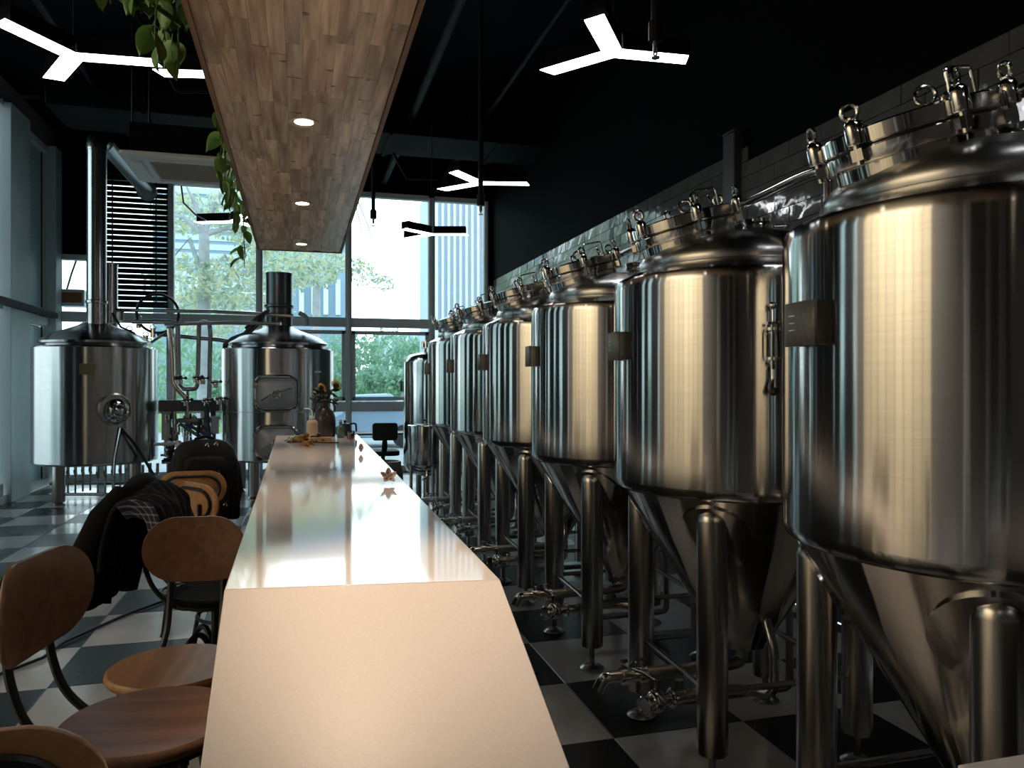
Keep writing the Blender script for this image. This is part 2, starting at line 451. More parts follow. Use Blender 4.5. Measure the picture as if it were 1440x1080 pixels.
# back glazing: bays between mullions
MX = [-3.45, -2.86, -1.90, -.60, .783, 2.15, 3.09]
ZT, ZM, ZL, ZB = 4.56, 2.46, 1.10, .06
w1 = sroot('window_1')
for i, x in enumerate(MX):
    w = .10 if 0 < i < 6 else .07
    obj('mullion', MB().box((x, YB + .02, ZT / 2), (w, .16, ZT)).box((x, YB - .075, ZT / 2), (w * .45, .03, ZT)), ALU, w1, bevel=.004)
for i in range(6):
    a, b = MX[i] + .05, MX[i + 1] - .05
    ztop = 3.34 if i == 0 else ZT
    for z, h in ((ztop, .08), (ZM + .03, .15), (ZL + .02, .16), (ZB, .12)):
        obj('transom', MB().box(((a + b) / 2, YB + .02, z - h / 2 + .04), (b - a, .13, h)), ALU, w1, bevel=.004)
    zs = [ZB + .03, ZL - .10, ZL + .06, ZM - .12, ZM + .07, ztop - .03]
    for q in range(3):
        obj('pane', MB().box(((a + b) / 2, YB + .04, (zs[2 * q] + zs[2 * q + 1]) / 2), (b - a, .008, zs[2 * q + 1] - zs[2 * q])), GLASS, w1)
    if i in (3, 4):   # opening sash inside the middle light
        s = MB()
        z0, z1 = ZL + .08, ZM - .14
        for (cx, cz, sx, sz) in (((a + b) / 2, z0 + .03, b - a, .06), ((a + b) / 2, z1 - .03, b - a, .06), (a + .03, (z0 + z1) / 2, .06, z1 - z0), (b - .03, (z0 + z1) / 2, .06, z1 - z0)):
            s.box((cx, YB - .03, cz), (sx, .05, sz))
        obj('sash', s, ALU, w1, bevel=.004)
# left glazing
w2 = sroot('window_2')
LY = [3.95, 5.35, 6.7, 8.05, 9.4, 10.7]
for y in LY[:-1]:
    obj('mullion', MB().box((XL - .08, y, 2.45), (.16, .09, 4.9)), ALU, w2, bevel=.004)
for i in range(5):
    a, b = LY[i] + .045, LY[i + 1] - .045
    for z, h in ((4.88, .1), (2.42, .12), (.12, .24)):
        obj('transom', MB().box((XL - .08, (a + b) / 2, z), (.14, b - a, h)), ALU, w2, bevel=.004)
    for z0, z1 in ((.24, 2.36), (2.48, 4.83)):
        obj('pane', MB().box((XL - .1, (a + b) / 2, (z0 + z1) / 2), (.008, b - a, z1 - z0)), GLASST if i < 4 else GLASS, w2)
CUR = mat('added_curtain_grey', (.07, .075, .08), .9)  # out-of-view cloth added to darken the left glazing in steel reflections
for k, (y0, y1) in enumerate(((4.0, 4.75), (5.15, 5.75), (6.05, 6.9), (7.35, 7.9))):
    t = thing('added_curtain', 'unseen gathered grey fabric added to dim the left glazing, ' + ['nearest the plank wall', 'second from the plank wall', 'third from the plank wall', 'farthest from the plank wall'][k], 'added_curtain', (XL + .19, (y0 + y1) / 2, .0))
    def PC(u, v, w=y1 - y0): return Vector((.03 * math.sin(u * 40 * w), (u - .5) * w, .02 + v * 4.7))
    o = obj('fabric', MB().grid(PC, 48, 2), CUR, t, ang=180); o.modifiers.new('solid', 'SOLIDIFY').thickness = .004
    obj('rail', MB().box((0, 0, 4.74), (.03, y1 - y0 + .05, .03)), ALU, t)
pc = struct('trim_2', MB().box((XL - .05, 11.05, 2.45), (.22, .7, 4.9)), PIER, bevel=.006)
struct('trim_3', MB().box((XL - .05, 12.65, 2.45), (.22, .3, 4.9)), PIER, bevel=.006)
t4 = sroot('trim_4')
obj('panel', MB().box((XL - .13, 11.95, 3.6), (.04, 1.06, 2.4)), PANELT, t4)
obj('panel', MB().box((XL - .13, 11.95, 1.16), (.04, 1.06, 2.2)), PANELT, t4)
for yy_ in (11.475, 12.425):
    obj('panel_gasket', MB().box((XL - .105, yy_, 2.4), (.012, .022, 4.8)), GASK, t4)
obj('panel_frame', MB().box((XL - .09, 11.95, 4.82), (.12, 1.1, .08)).box((XL - .09, 11.95, 2.34), (.12, 1.1, .12)).box((XL - .09, 11.95, .04), (.12, 1.1, .1)).box((XL - .1, 11.43, 2.4), (.05, .06, 4.8)).box((XL - .1, 12.47, 2.4), (.05, .06, 4.8)), ALU, t4)
for q_, (yy_, ww_) in enumerate(((-2.9, .18), (-3.9, .45), (-1.6, .3))):  # unseen pale strips added to give grey bands in the near tank's reflection
    struct('trim_%d' % (5 + q_), MB().box((XL - .04, yy_, 2.4), (.12, ww_, 4.8)), mat('added_pale_strip', (.62, .62, .63), .5) if q_ == 0 else MATS['added_pale_strip'])
rv = MB()
for k in range(26): rv.cyl((XL + .062, 11.36, 2.62 + k * .075), (XL + .066, 11.36, 2.62 + k * .075), .008, 8)
obj('rivet_line', rv, POLISH, pc)['kind'] = 'stuff'
struct('baseboard_left', MB().box((XL + .01, 7.3, .05), (.03, 6.9, .1)), ALU)

# ---------------------------------------------------------------- outside
GRASS = mat('lawn', (.20, .34, .10), .9, noise=(.3, 2))
PAVE = mat('pavement', (.50, .50, .50), .8, noise=(.08, 1))
gr = tag(obj('lawn', MB().box((0, 43, -.2), (90, 60, .1)), GRASS), 'green lawn outside beyond the far windows', 'lawn'); gr['kind'] = 'structure'
pv = tag(obj('pavement', MB().box((0, 19.5, -.13), (40, 12.8, .12)), PAVE), 'pale paving outside between window and lawn', 'pavement'); pv['kind'] = 'structure'
ls = tag(obj('side_ground', MB().box((-16, 5, -.13), (24, 16, .12)), PAVE), 'pale ground outside left windows', 'ground'); ls['kind'] = 'structure'
def foliage(seed, blobs, n, size, col_mats, up=0):
    r = random.Random(seed); b = MB()
    for _ in range(n):
        c, rad = r.choices(blobs, weights=[q[1] ** 2 for q in blobs])[0]
        d = Vector((r.gauss(0, 1), r.gauss(0, 1), r.gauss(0, 1))).normalized() * rad * r.uniform(.55, 1)
        p = Vector(c) + Vector((d.x, d.y, d.z * .75))
        u = Vector((r.gauss(0, 1), r.gauss(0, 1), r.gauss(0, 1))).normalized(); w = u.orthogonal().normalized()
        s = size * r.uniform(.6, 1.3); b.cur = r.randrange(len(col_mats))
        b._add([p, p + u * s * .5 + w * s * .25, p + u * s, p + u * s * .5 - w * s * .25], [(0, 1, 2, 3)])
    return b
def leafmat(name, col, tr=.45):
    m, n, b, out = new_mat(name)
    b.inputs['Base Color'].default_value = (*col, 1); b.inputs['Roughness'].default_value = .6
    t = n.nodes.new('ShaderNodeBsdfTranslucent'); t.inputs[0].default_value = (*[min(1, c * 1.6) for c in col], 1)
    mi = n.nodes.new('ShaderNodeMixShader'); mi.inputs[0].default_value = tr
    n.links.new(b.outputs[0], mi.inputs[1]); n.links.new(t.outputs[0], mi.inputs[2]); n.links.new(mi.outputs[0], out.inputs[0])
    return m
LG = [leafmat('leaf_yellow', (.60, .58, .36)), leafmat('leaf_green', (.34, .42, .33)), leafmat('leaf_pale', (.55, .64, .58))]
LH = [leafmat('hedge_green', (.22, .36, .22)), leafmat('hedge_blue', (.25, .40, .33)), leafmat('hedge_pale', (.38, .52, .38))]
BARK = mat('pale_bark', (.42, .44, .45), .9, noise=(.2, 5))
def tree(px, D, label, blobs, n, trunk_top, rad, limbs, seed):
    b0 = at_y(px, 540, D); root = thing('tree', label, 'tree', (b0.x, b0.y, -.1))
    L = lambda p: tuple(at_y(p[0], p[1], D + p[2]) - root.location)
    tp = L((px + trunk_top[0], trunk_top[1], 0))
    obj('trunk', MB().tube([(0, 0, 0), (tp[0] * .5, 0, tp[2] * .5), tp], [rad * 1.2, rad, rad * .8], 12), BARK, root)
    for l in limbs:
        e = L(l[:3]); mid = tuple((tp[k] + e[k]) / 2 + (.15 if k == 2 else 0) for k in range(3))
        obj('branch', MB().tube([tp if len(l) < 4 else L(l[3]), mid, e], [rad * .5, rad * .35, rad * .12], 8), BARK, root)
    bl = [(L(p[:3]), p[3]) for p in blobs]
    f = obj('foliage', foliage(seed, bl, int(n * 2.2), .15, LG), LG, root); f['kind'] = 'stuff'
    return root
tree(287, 18, 'pale forked tree trunk with yellow green leaves outside, left of the wooden canopy',
     [(255, 395, 0, .8), (330, 300, .5, .8), (345, 400, 0, 1.0), (255, 300, 1, .7), (300, 440, 1, .9), (390, 385, 1, .8), (440, 375, 0, .6), (365, 330, 1, .7)], 2600,
     (0, 330), .135, [(262, 262, 0), (318, 262, 0), (345, 405, .2, (287, 400, 0)), (245, 360, 0, (287, 395, 0)), (350, 330, .3), (230, 300, .5)], 3)
tree(490, 22, 'thin branch of leaves hanging outside the bright middle window',
     [(512, 385, 0, .45), (540, 398, 0, .32), (497, 372, 0, .4)], 170, (0, 250), .05, [(520, 380, -.5), (545, 400, -.5)], 5)
tree(445, 24, 'leafy tree outside behind the tall steel chimney stub',
     [(415, 372, 0, .7), (450, 385, 0, .6), (395, 392, .5, .6), (470, 368, 0, .5)], 900, (0, 400), .14, [(420, 370, 0), (470, 368, 0)], 8)
BLD = mat('blue_grey_facade', (.30, .42, .56), .6); BLW = mat('white_facade', (.82, .87, .90), .6)
BLF = mat('pale_facade', (.62, .74, .82), .6)
BGL = mat('facade_glass', (.22, .34, .46), .2)
def slab(px0, px1, py, D, mat_, depth=8):
    a, b = at_y(px0, py, D), at_y(px1, py, D)
    return a.x, b.x, a.z
x0, x1, zt = slab(215, 486, 262, 48, BLD)
bt = thing('office_building', 'blue grey office block outside with white vertical fins', 'building', ((x0 + x1) / 2, 52, -.15))
obj('wall', MB().box((0, 0, zt / 2), (x1 - x0, 8, zt)), BLD, bt)
for k in range(4):
    p = at_y(424 + 17 * k, 415, 48); h0, h1 = at_y(424, 442, 48).z, at_y(424, 392, 48).z
    obj('fin', MB().box((p.x - bt.location.x, -4.15, (h0 + h1) / 2 + .15), (.28, .3, h1 - h0)), BLW, bt)
for k in range(14):
    p = at_y(300, 270 + k * 13, 48)
    obj('window_band', MB().box((-2.0, -4.03, p.z + .15), (x1 - x0 - 5.5, .1, .34)), BLF, bt)
for k in range(5):
    p = at_y(250 + k * 9, 400, 48)
    obj('fin', MB().box((p.x - bt.location.x, -4.15, at_y(250, 412, 48).z), (.18, .3, 2.6)), BLW, bt)
# right building with tall ribs
xa, xb, zt2 = slab(540, 760, 466, 40, BLF)
b2 = thing('ribbed_hall', 'low white ribbed hall outside behind the hedge', 'building', ((xa + xb) / 2, 44, -.15))
obj('wall', MB().box((0, 0, zt2 / 2), (xb - xa, 8, zt2)), BLF, b2)
rm = MB().box((0, 0, 0), (.14, .4, zt2)).mesh('rib', BLW)
for k in range(22): obj('rib', rm, None, b2, (-(xb - xa) / 2 + .3 + k * .42, -4.15, zt2 / 2))
xa, xb, zt3 = slab(612, 780, 250, 26, BLF)
b3 = thing('tall_ribbed_facade', 'tall pale facade of close vertical ribs outside the rightmost window', 'building', ((xa + xb) / 2, 28, -.15))
obj('wall', MB().box((0, 0, zt3 / 2), (xb - xa, 3, zt3)), BLF, b3)
rm = MB().box((0, 0, 0), (.07, .3, zt3)).mesh('rib', BLW)
for k in range(22): obj('rib', rm, None, b3, (-(xb - xa) / 2 + .1 + k * .21, -1.6, zt3 / 2))
for (px, py, D, rr, s_) in ((505, 500, 31, 1.1, 1), (545, 490, 34, 1.3, 2), (582, 502, 31, 1.0, 3), (470, 498, 34.5, 1.2, 4), (425, 500, 32, 1.1, 5), (255, 500, 30, 1.5, 6), (300, 515, 26, 1.1, 9), (525, 532, 27.5, .55, 7), (566, 534, 26.5, .45, 8)):
    c = at_y(px, py, D)
    where = {1: 'beside the sash frame under the bright middle window', 2: 'in the centre of the middle sash view', 3: 'left of the pale ribbed hall', 4: 'between the second kettle and the mullion', 5: 'behind the second kettle dome', 6: 'behind the round glass lid', 7: 'low, in front of the taller bushes in the middle sash', 8: 'low and rightmost, just left of the upright bright tank', 9: 'behind the bent pipes between the two kettles'}[s_]
    t = thing('bush', 'hazy green bush outside, ' + where, 'bush', (c.x, c.y, -.15))
    f = obj('foliage', foliage(20 + s_, [((0, 0, c.z + .1), rr), ((rr * .2, 0, c.z * .5), rr * .7), ((-rr * .2, 0, c.z * .5), rr * .7)], 1100, .26, LH), LH, t); f['kind'] = 'stuff'
    obj('stem', MB().cyl((0, 0, 0), (0, 0, c.z), .06), BARK, t)
# railing outside
ra, rb = at_y(545, 556, 21), at_y(610, 558, 21)
t = thing('railing', 'white railing outside, seen low through the middle sash', 'railing', (ra.x, ra.y, -.07))
for z in (.2, 1.05): obj('rail', MB().box(((rb.x - ra.x) / 2, 0, z), (rb.x - ra.x, .05, .05)), BLW, t)
for k in range(12): obj('baluster', MB().box((k * (rb.x - ra.x) / 11, 0, .525), (.03, .03, 1.05)), BLW, t)
# parked car outside, seen under the lower transom
cp = at_y(520, 600, 19)
t = thing('car', 'blurry pale blue car parked outside below the lower transom', 'car', (cp.x, 19, -.07))
CARM = mat('car_paint', (.35, .48, .62), .2, .3); 
body = MB().prism([(-1.1, .25), (-1.08, .7), (-.75, .85), (-.45, 1.25), (.45, 1.28), (.85, .85), (1.15, .72), (1.18, .25)], 1.5, Matrix.Rotation(PI / 2, 4, 'X') @ Matrix.Translation((0, 0, -.75)))
obj('body', body, CARM, t, bevel=.05)
obj('side_window', MB().prism([(-.66, .88), (-.4, 1.18), (.4, 1.2), (.68, .88)], .03, Matrix.Translation((0, -.76, 0)) @ Matrix.Rotation(PI / 2, 4, 'X')), BGL, t)
for x in (-.7, .75): obj('wheel', MB().cyl((x, -.78, .28), (x, -.6, .28), .28, 18), GASK, t)
# unseen bushes added outside left windows to darken the tank reflections
for k, (y, x, h, rr) in enumerate(((3.6, -7.5, 1.2, 1.0), (7.4, -8, 1.1, 1.0))):
    t = thing('bush', ['unseen tall dark bush added outside the nearest left window', 'second unseen dark bush added outside the left windows', 'far unseen bush added outside past the left wall piers'][k], 'bush', (x, y, -.07))
    f = obj('foliage', foliage(60 + k, [((0, 0, h), rr), ((0, rr * .4, h * .8), rr * .8), ((0, -rr * .4, h * .8), rr * .8)], 1500, .24, LH), LH, t); f['kind'] = 'stuff'
    obj('stem', MB().cyl((0, 0, 0), (0, 0, h), .07), BARK, t)

# ---------------------------------------------------------------- bar counter
def zb(y): return 1.0 + .0138 * (y - 1.75) if y >= 1.75 else 1.0 - .435 * (1.75 - y)
bar = thing('bar_counter', 'long white quartz bar counter with a sloping near end', 'counter', (0, 0, 0))
def xl(y): return -.157 - .0016 * (y - 1.75)
def xr(y): return .447 - .002 * (y - 1.75)
def slabmesh(y0, y1, t=.045, w0=None, w1=None):
    (a0, b0) = w0 or (xl(y0), xr(y0)); (a1, b1) = w1 or (xl(y1), xr(y1))
    z0, z1 = zb(y0), zb(y1)
    vs = [(a0, y0, z0 - t), (b0, y0, z0 - t), (b1, y1, z1 - t), (a1, y1, z1 - t), (a0, y0, z0), (b0, y0, z0), (b1, y1, z1), (a1, y1, z1)]
    return MB()._add(vs, [(0, 3, 2, 1), (4, 5, 6, 7), (0, 1, 5, 4), (1, 2, 6, 5), (2, 3, 7, 6), (3, 0, 4, 7)])
# kink line is slightly skew: left corner 1.82, right corner 1.71
KL, KR = (-.157, 1.79), (.447, 1.71)
def slab4(p, t=.045):
    vs = [(x, y, z - t) for x, y, z in p] + list(p)
    return MB()._add(vs, [(0, 3, 2, 1), (4, 5, 6, 7), (0, 1, 5, 4), (1, 2, 6, 5), (2, 3, 7, 6), (3, 0, 4, 7)])
zk = 1.0
def zs(y, x):  # sloped near face through the kink line
    yk = KL[1] + (KR[1] - KL[1]) * (x - KL[0]) / (KR[0] - KL[0])
    return zk - .435 * (yk - y)
obj('worktop', slab4([(-.157, 3.9, zb(3.9)), (KL[0], KL[1], zk), (KR[0], KR[1], zk), (.447, 3.9, zb(3.9))][::1]), QUARTZ, bar, bevel=.003)
obj('worktop', slab4([(-.157, 3.902, zb(3.9)), (.447, 3.902, zb(3.9)), (.438, 6.07, zb(6.07)), (-.164, 6.07, zb(6.07))]), QUARTZ, bar, bevel=.003)
obj('sloping_end', slab4([(-.157, .75, zs(.75, -.157)), (.447, .75, zs(.75, .447)), (KR[0], KR[1] - .001, zk), (KL[0], KL[1] - .001, zk)]), mat('honed_quartz', (.72, .67, .655), .38, noise=(.035, 180), spec=.4), bar, bevel=.003)
obj('base_cabinet', MB().box((.145, 3.93, .46), (.44, 4.1, .92)), mat('bar_base_dark', (.03, .025, .022), .5), bar)
obj('base_cabinet', MB().box((.145, 1.35, .19), (.44, .95, .38)), MATS['bar_base_dark'], bar)
sc2 = thing('side_counter', 'corner of a white counter at the bottom right edge', 'counter', (1.2, .225, 0))
obj('worktop', MB().box((.05, .01, .98), (1.0, 1.0, .04)), QUARTZ, sc2, bevel=.003)
obj('base_cabinet', MB().box((.05, -.05, .48), (.9, .8, .96)), MATS['bar_base_dark'], sc2)

# ---------------------------------------------------------------- wooden canopy with downlights
SZ = EYE + 1.036
can = thing('hanging_canopy', 'long hanging canopy clad in knotty wooden staves above the bar', 'canopy', (.012, 0, SZ))
x0c, x1c = -.30, .30
obj('core_board', MB().box((0, 2.9, .115), (.60, 6.6, .19)), GASK, can)
SW, SL = .0498, .47
smm = MB().box((0, 0, 0), (SW - .0006, SL - .0012, .02)).mesh('stave', WOODS)
n = 0
for k in range(12):
    y = -.4 + R.uniform(0, SL)
    while y < 6.2:
        if y > .55:
            l = min(SL, 6.2 - y)
            if l > .05:
                o = obj('stave', smm, None, can, (x0c + SW * (k + .5), y + l / 2, .01 + R.uniform(-.0008, .0008))); o.scale = (1, l / SL, 1); n += 1
        y += SL
rest_s = MB()
for k in range(12): rest_s.box((x0c + SW * (k + .5), 0.02, .01), (SW - .0012, 1.0, .018))
rs = obj('stave_field', rest_s, WOODS, can); rs['kind'] = 'stuff'
for sx in (-1, 1): obj('edge_board', MB().box((sx * .309, 2.9, .105), (.016, 6.62, .22)), WOODE, can)
obj('end_board', MB().box((0, 6.21, .105), (.62, .016, .22)), WOODE, can)
for y in (.6, 3.2, 5.8):
    for sx in (-1, 1): obj('hanger_rod', MB().cyl((sx * .2, y, .2), (sx * .2, y, ZC - SZ), .008, 8), BLACKM, can)
dl0 = None
for i, y in enumerate((-.5, 1.75, 3.15, 4.57, 5.9)):
    lab = ['round recessed downlight in the canopy, nearest the camera', 'round recessed downlight in the canopy over the sloping bar end', 'largest seen round downlight glowing warm in the wooden canopy', 'middle of the three downlights seen glowing in the wooden canopy', 'farthest glowing downlight near the far end of the canopy'][i]
    t = thing('downlight', lab, 'light', (.02, y, SZ), 0, 'recessed downlights in the canopy')
    obj('trim_ring', MB().lathe([(.034, .0005), (.05, -.001), (.056, -.004), (.060, -.001), (.060, .002), (.034, .004)], 28, closed=True), mat('warm_metal_ring', (.6, .5, .38), .35, .6) if i == 0 else MATS['warm_metal_ring'], t)
    obj('lens', MB().lathe([(0, -.0008), (.037, -.0008), (.037, .002), (0, .002)], 24), SPOTM, t)
    lamp('downlight_beam', 'SPOT', (.02, y, SZ - .012), (14, 78, 34, 34, 34)[i], (1.0, .75, .52), (0, math.radians(-9 if i == 1 else 0), 0), .03, spot=(100, 48, 54, 54, 54)[i], blend=1)

# ---------------------------------------------------------------- pothos planters on the canopy
lm = []
for v in range(3):
    b = MB(); L, W = .085, .033; rows = 6
    pts = []
    for i in range(rows + 1):
        t = i / rows; w = W * (math.sin(PI * min(1, t * 1.0)) ** .7) * (1 - .35 * t) + .0006; z = -.022 * t * t * (1 + .5 * v)
        pts += [(-w, L * t, z + .008 + .004 * v), (0, L * t, z), (w, L * t, z + .008)]
    fs = []
    for i in range(rows):
        for k in (0, 1):
            a = i * 3 + k; fs.append((a, a + 1, a + 4, a + 3))
    b._add(pts, fs); b.tube([(0, -.03, .006), (0, 0, 0)], .0018, 5)
    lm.append(b.mesh('leaf', LEAF, 80))
def pothos(y0, y1, label, vines, seed):
    r = random.Random(seed)
    t = thing('trailing_pothos', label, 'plant', (-.34, (y0 + y1) / 2, SZ + .24))
    obj('planter', MB().box((.08, 0, .06), (.13, (y1 - y0) * .9, .14)), SOIL, t, bevel=.01)
    for (y, reach, drop, nl) in vines:
        oy = y - t.location.y
        a = Vector((.05, oy, .12)); pts = [a]
        for s in range(1, 9):
            u = s / 8
            pts.append(Vector((.05 - (reach + .05) * min(1, u * 1.8) + r.uniform(-.012, .012), oy + r.uniform(-.03, .03) + .05 * u, .12 + .07 * math.sin(min(u * 2.2, PI)) - drop * u * u)))
        obj('vine', MB().tube(pts, .0028, 5), STEM, t)
        for q in range(nl):
            u = (q + r.random()) / nl; i = min(int(u * 8), 7); p = pts[i].lerp(pts[i + 1], u * 8 - i)
            o = obj('leaf', lm[r.randrange(3)], None, t, p + Vector((r.uniform(-.025, .01), r.uniform(-.03, .03), r.uniform(-.015, .01))),
                    (r.uniform(-1.3, -.2), r.uniform(-.5, .5), r.uniform(0, 2 * PI)))
            sc = r.uniform(.7, 1.35); o.scale = (sc, sc, sc)
pothos(2.35, 3.15, 'near clump of trailing pothos on the left edge of the wooden canopy',
       [(2.45, .05, .15, 9), (2.6, .09, .22, 12), (2.75, .12, .30, 12), (2.85, .18, .18, 10), (2.95, .08, .33, 12), (3.05, .14, .20, 8), (2.7, .2, .12, 12), (2.5, .16, .16, 12), (2.6, .22, .26, 10), (2.9, .24, .10, 9), (2.35, .12, .05, 10)], 5)
pothos(3.9, 5.7, 'far trailing pothos hanging in front of the window beside the canopy',
       [(3.95, .02, .22, 9), (4.1, .04, .30, 10), (4.3, .03, .34, 11), (4.5, .05, .40, 12), (4.65, .02, .45, 12), (4.8, .06, .42, 12), (4.95, .03, .48, 11), (5.1, .05, .45, 10), (5.3, .0, .62, 9), (5.5, .02, .66, 9)], 9)

# ---------------------------------------------------------------- Y-shaped LED pendants
def y_lamp(hub, ang, label, arm=.43, cord=None):
    t = thing('pendant_lamp', label, 'lamp', hub, 0, 'three-armed white ceiling lamps')
    for k, a in enumerate(ang):
        M = Matrix.Rotation(a, 4, 'Z'); w = .055
        b = MB(); b.T = M
        b.box((arm / 2 + .02, 0, .049), (arm - .04, w * 2 + .004, .09))
        obj('arm', b, MATTEB, t)
        b = MB(); b.T = M
        e = .03
        b._add([(0, -w, -.0), (arm, -w, 0), (arm + e, w, 0), (0, w, 0), (0, -w, .004), (arm, -w, .004), (arm + e, w, .004), (0, w, .004)],
               [(0, 3, 2, 1), (4, 5, 6, 7), (0, 1, 5, 4), (1, 2, 6, 5), (2, 3, 7, 6), (3, 0, 4, 7)])
        obj('diffuser', b, LED, t)
    obj('cord', MB().tube([(0, 0, .06), (.0, 0, .3), (.02, 0, ZC - hub[2])], .004, 6), BLACKM, t)
    return t
def toD(a): return a   # angles given in world plan (x right, y away)
def plan(dx, dz): return math.atan2(dz * CT - dx * ST, dz * ST + dx * CT)
HL = 3.3
y_lamp(tuple(at(862, 75, 4.3)), [plan(-.375, .28), plan(-.137, -.38), plan(.43, .09)], 'bright three-armed lamp over the second fermenter, nearest on the right')
y_lamp(tuple(at(675, 258, 7.08)), [plan(-.2, -.36), plan(-.34, .22), plan(.43, .02)], 'middle three-armed lamp against the black wall right of the canopy')
y_lamp(tuple(at(606, 330, 9.42)), [plan(-.25, -.3), plan(-.3, .25), plan(.42, -.0)], 'far three-armed lamp with black edges against the window')
y_lamp(tuple(at(103, 80, 4.37)), [plan(-.13, -.40), plan(-.31, .33), plan(.45, .09)], 'bright three-armed lamp at the top left corner')
y_lamp(tuple(at(330, 106, 4.62)), [plan(-.45, -.03), plan(.2, .38), plan(.25, -.35)], 'lamp half hidden behind the canopy beside the near plant')
y_lamp(tuple(at(330, 312, 8.7)), [plan(-.44, .06), plan(.2, .38), plan(.25, -.35)], 'black edged lamp left of the canopy in front of the tree')

for q, (x_, y_, lb) in enumerate(((1.6, .6, 'unseen three-armed lamp added overhead right of the camera'), (-1.4, -1.2, 'unseen three-armed lamp added behind the camera over the left aisle'), (1.6, -2.2, 'unseen three-armed lamp added behind the camera over the right aisle'))):  # extra lamps out of view, added to light tanks, kettles and reflections
    y_lamp((x_, y_, HL), [2.4, 4.4, .2], lb)
# ---------------------------------------------------------------- ceiling services
def pipe_thing(name, label, cat, pts, r, m=PIPEB, flanges=()):
    t = thing(name, label, cat, tuple(pts[0]))
    o = Vector(pts[0])
    obj('pipe', MB().tube([Vector(p) - o for p in fillet(pts, r * 2)], r, 12), m, t)
    for p in flanges: obj('coupling', MB().cyl(Vector(p) - o + Vector((0, 0, -.03)), Vector(p) - o + Vector((0, 0, .03)), r * 1.5, 12), m, t)
    return t
def sprinkler(px, py, z, label):
    p = at(px, py, z); t = thing('sprinkler_drop', label, 'sprinkler', tuple(p))
    h = ZC - p.z
    obj('pipe', MB().cyl((0, 0, .10), (0, 0, h), .022, 12), PIPEB, t)
    obj('coupling', MB().cyl((0, 0, .08), (0, 0, .17), .034, 10), PIPEB, t)
    obj('head', MB().cyl((0, 0, .03), (0, 0, .09), .014, 8).torus((0, 0, .03), .018, .004, (1, 0, 0), 12, 6).cyl((0, 0, 0), (0, 0, .005), .02, 12), DSTEEL, t)
sprinkler(922, 82, 3.6, 'dark sprinkler pipe dropping in front of the near right lamp')
sprinkler(676, 302, 6.6, 'thin sprinkler drop beside the middle three-armed lamp')
sprinkler(525, 318, 8.2, 'thin sprinkler drop in front of the window just right of canopy')
dz = 4.62
pipe_thing('ceiling_pipe', 'black service pipe running away overhead, right of canopy', 'pipe', [(1.35, 0, 4.75), (1.35, 12.7, 4.75)], .05)
pipe_thing('ceiling_pipe', 'thin black conduit under the ceiling above the fermenters', 'pipe', [(2.3, 0, 4.85), (2.3, 12.7, 4.85)], .03)
pipe_thing('ceiling_pipe', 'black conduit under the ceiling over the left aisle', 'pipe', [(-2.2, 0, 4.8), (-2.2, 12.7, 4.8)], .035)
for i, (x, y) in enumerate(((-1.6, 8.0), (.9, 10.5), (-3.3, 8.6))):
    pipe_thing('ceiling_strut', ['slanting black brace above the air conditioner', 'slanting black brace above the far lamp', 'slanting black brace above the tall flue'][i], 'brace', [(x, y, ZC), (x + .5, y - .2, 4.2), (x + .9, y - .3, 4.2)], .018)
t = thing('air_duct', 'dark rectangular air duct crossing under the ceiling', 'duct', (.3, 10.0, 4.55))
obj('duct_body', MB().box((0, 0, .25), (6.0, .9, .5)), DUCT, t, bevel=.01)
for x in (-2, -.6, .8, 2.2): obj('flange', MB().box((x, 0, .25), (.04, .96, .56)), DUCT, t)
for x in (-2.4, -1, .4, 1.8): [obj('hanger', MB().box((x, y_, .4), (.03, .02, .5)), DUCT, t) for y_ in (-.49, .49)]
t = thing('cassette_air_conditioner', 'white ceiling cassette air conditioner in front of the slatted blind', 'air conditioner', (-1.02, 7.85, 3.46))
obj('housing', MB().box((0, 0, .17), (.84, .84, .27)), DUCT, t)
obj('fascia', MB().prism(rrect(1.0, 1.0, .05), .035), WHITEP, t, bevel=.008)
obj('grille', MB().box((0, 0, -.005), (.56, .56, .014)), GRILL, t, bevel=.004)
gb = MB()
for k in range(18): gb.box((0, -.26 + k * .03, -.0145), (.52, .006, .006))
obj('grille_bar', gb, GRILL, t)['kind'] = 'stuff'
for k in range(4):
    b = MB(); b.T = Matrix.Rotation(k * PI / 2, 4, 'Z'); b.box((0, .39, -.003), (.6, .09, .012)).box((0, .375, -.012), (.57, .05, .004))
    obj('louvre', b, [WHITEP], t, bevel=.003)
obj('hanger_rod', MB().cyl((-.4, -.4, .3), (-.4, -.4, ZC - 3.46), .008, 6).cyl((.4, -.4, .3), (.4, -.4, ZC - 3.46), .008, 6).cyl((-.4, .4, .3), (-.4, .4, ZC - 3.46), .008, 6).cyl((.4, .4, .3), (.4, .4, ZC - 3.46), .008, 6), BLACKM, t)
cb = [at(255, 262, 7.6), at(258, 285, 7.8), at(275, 302, 8.1), at(290, 310, 8.4)]
tag(obj('hanging_cable', MB().tube(cb, .009, 6), BLACKM), 'loose black cable hanging from the air conditioner to the lamp', 'cable')
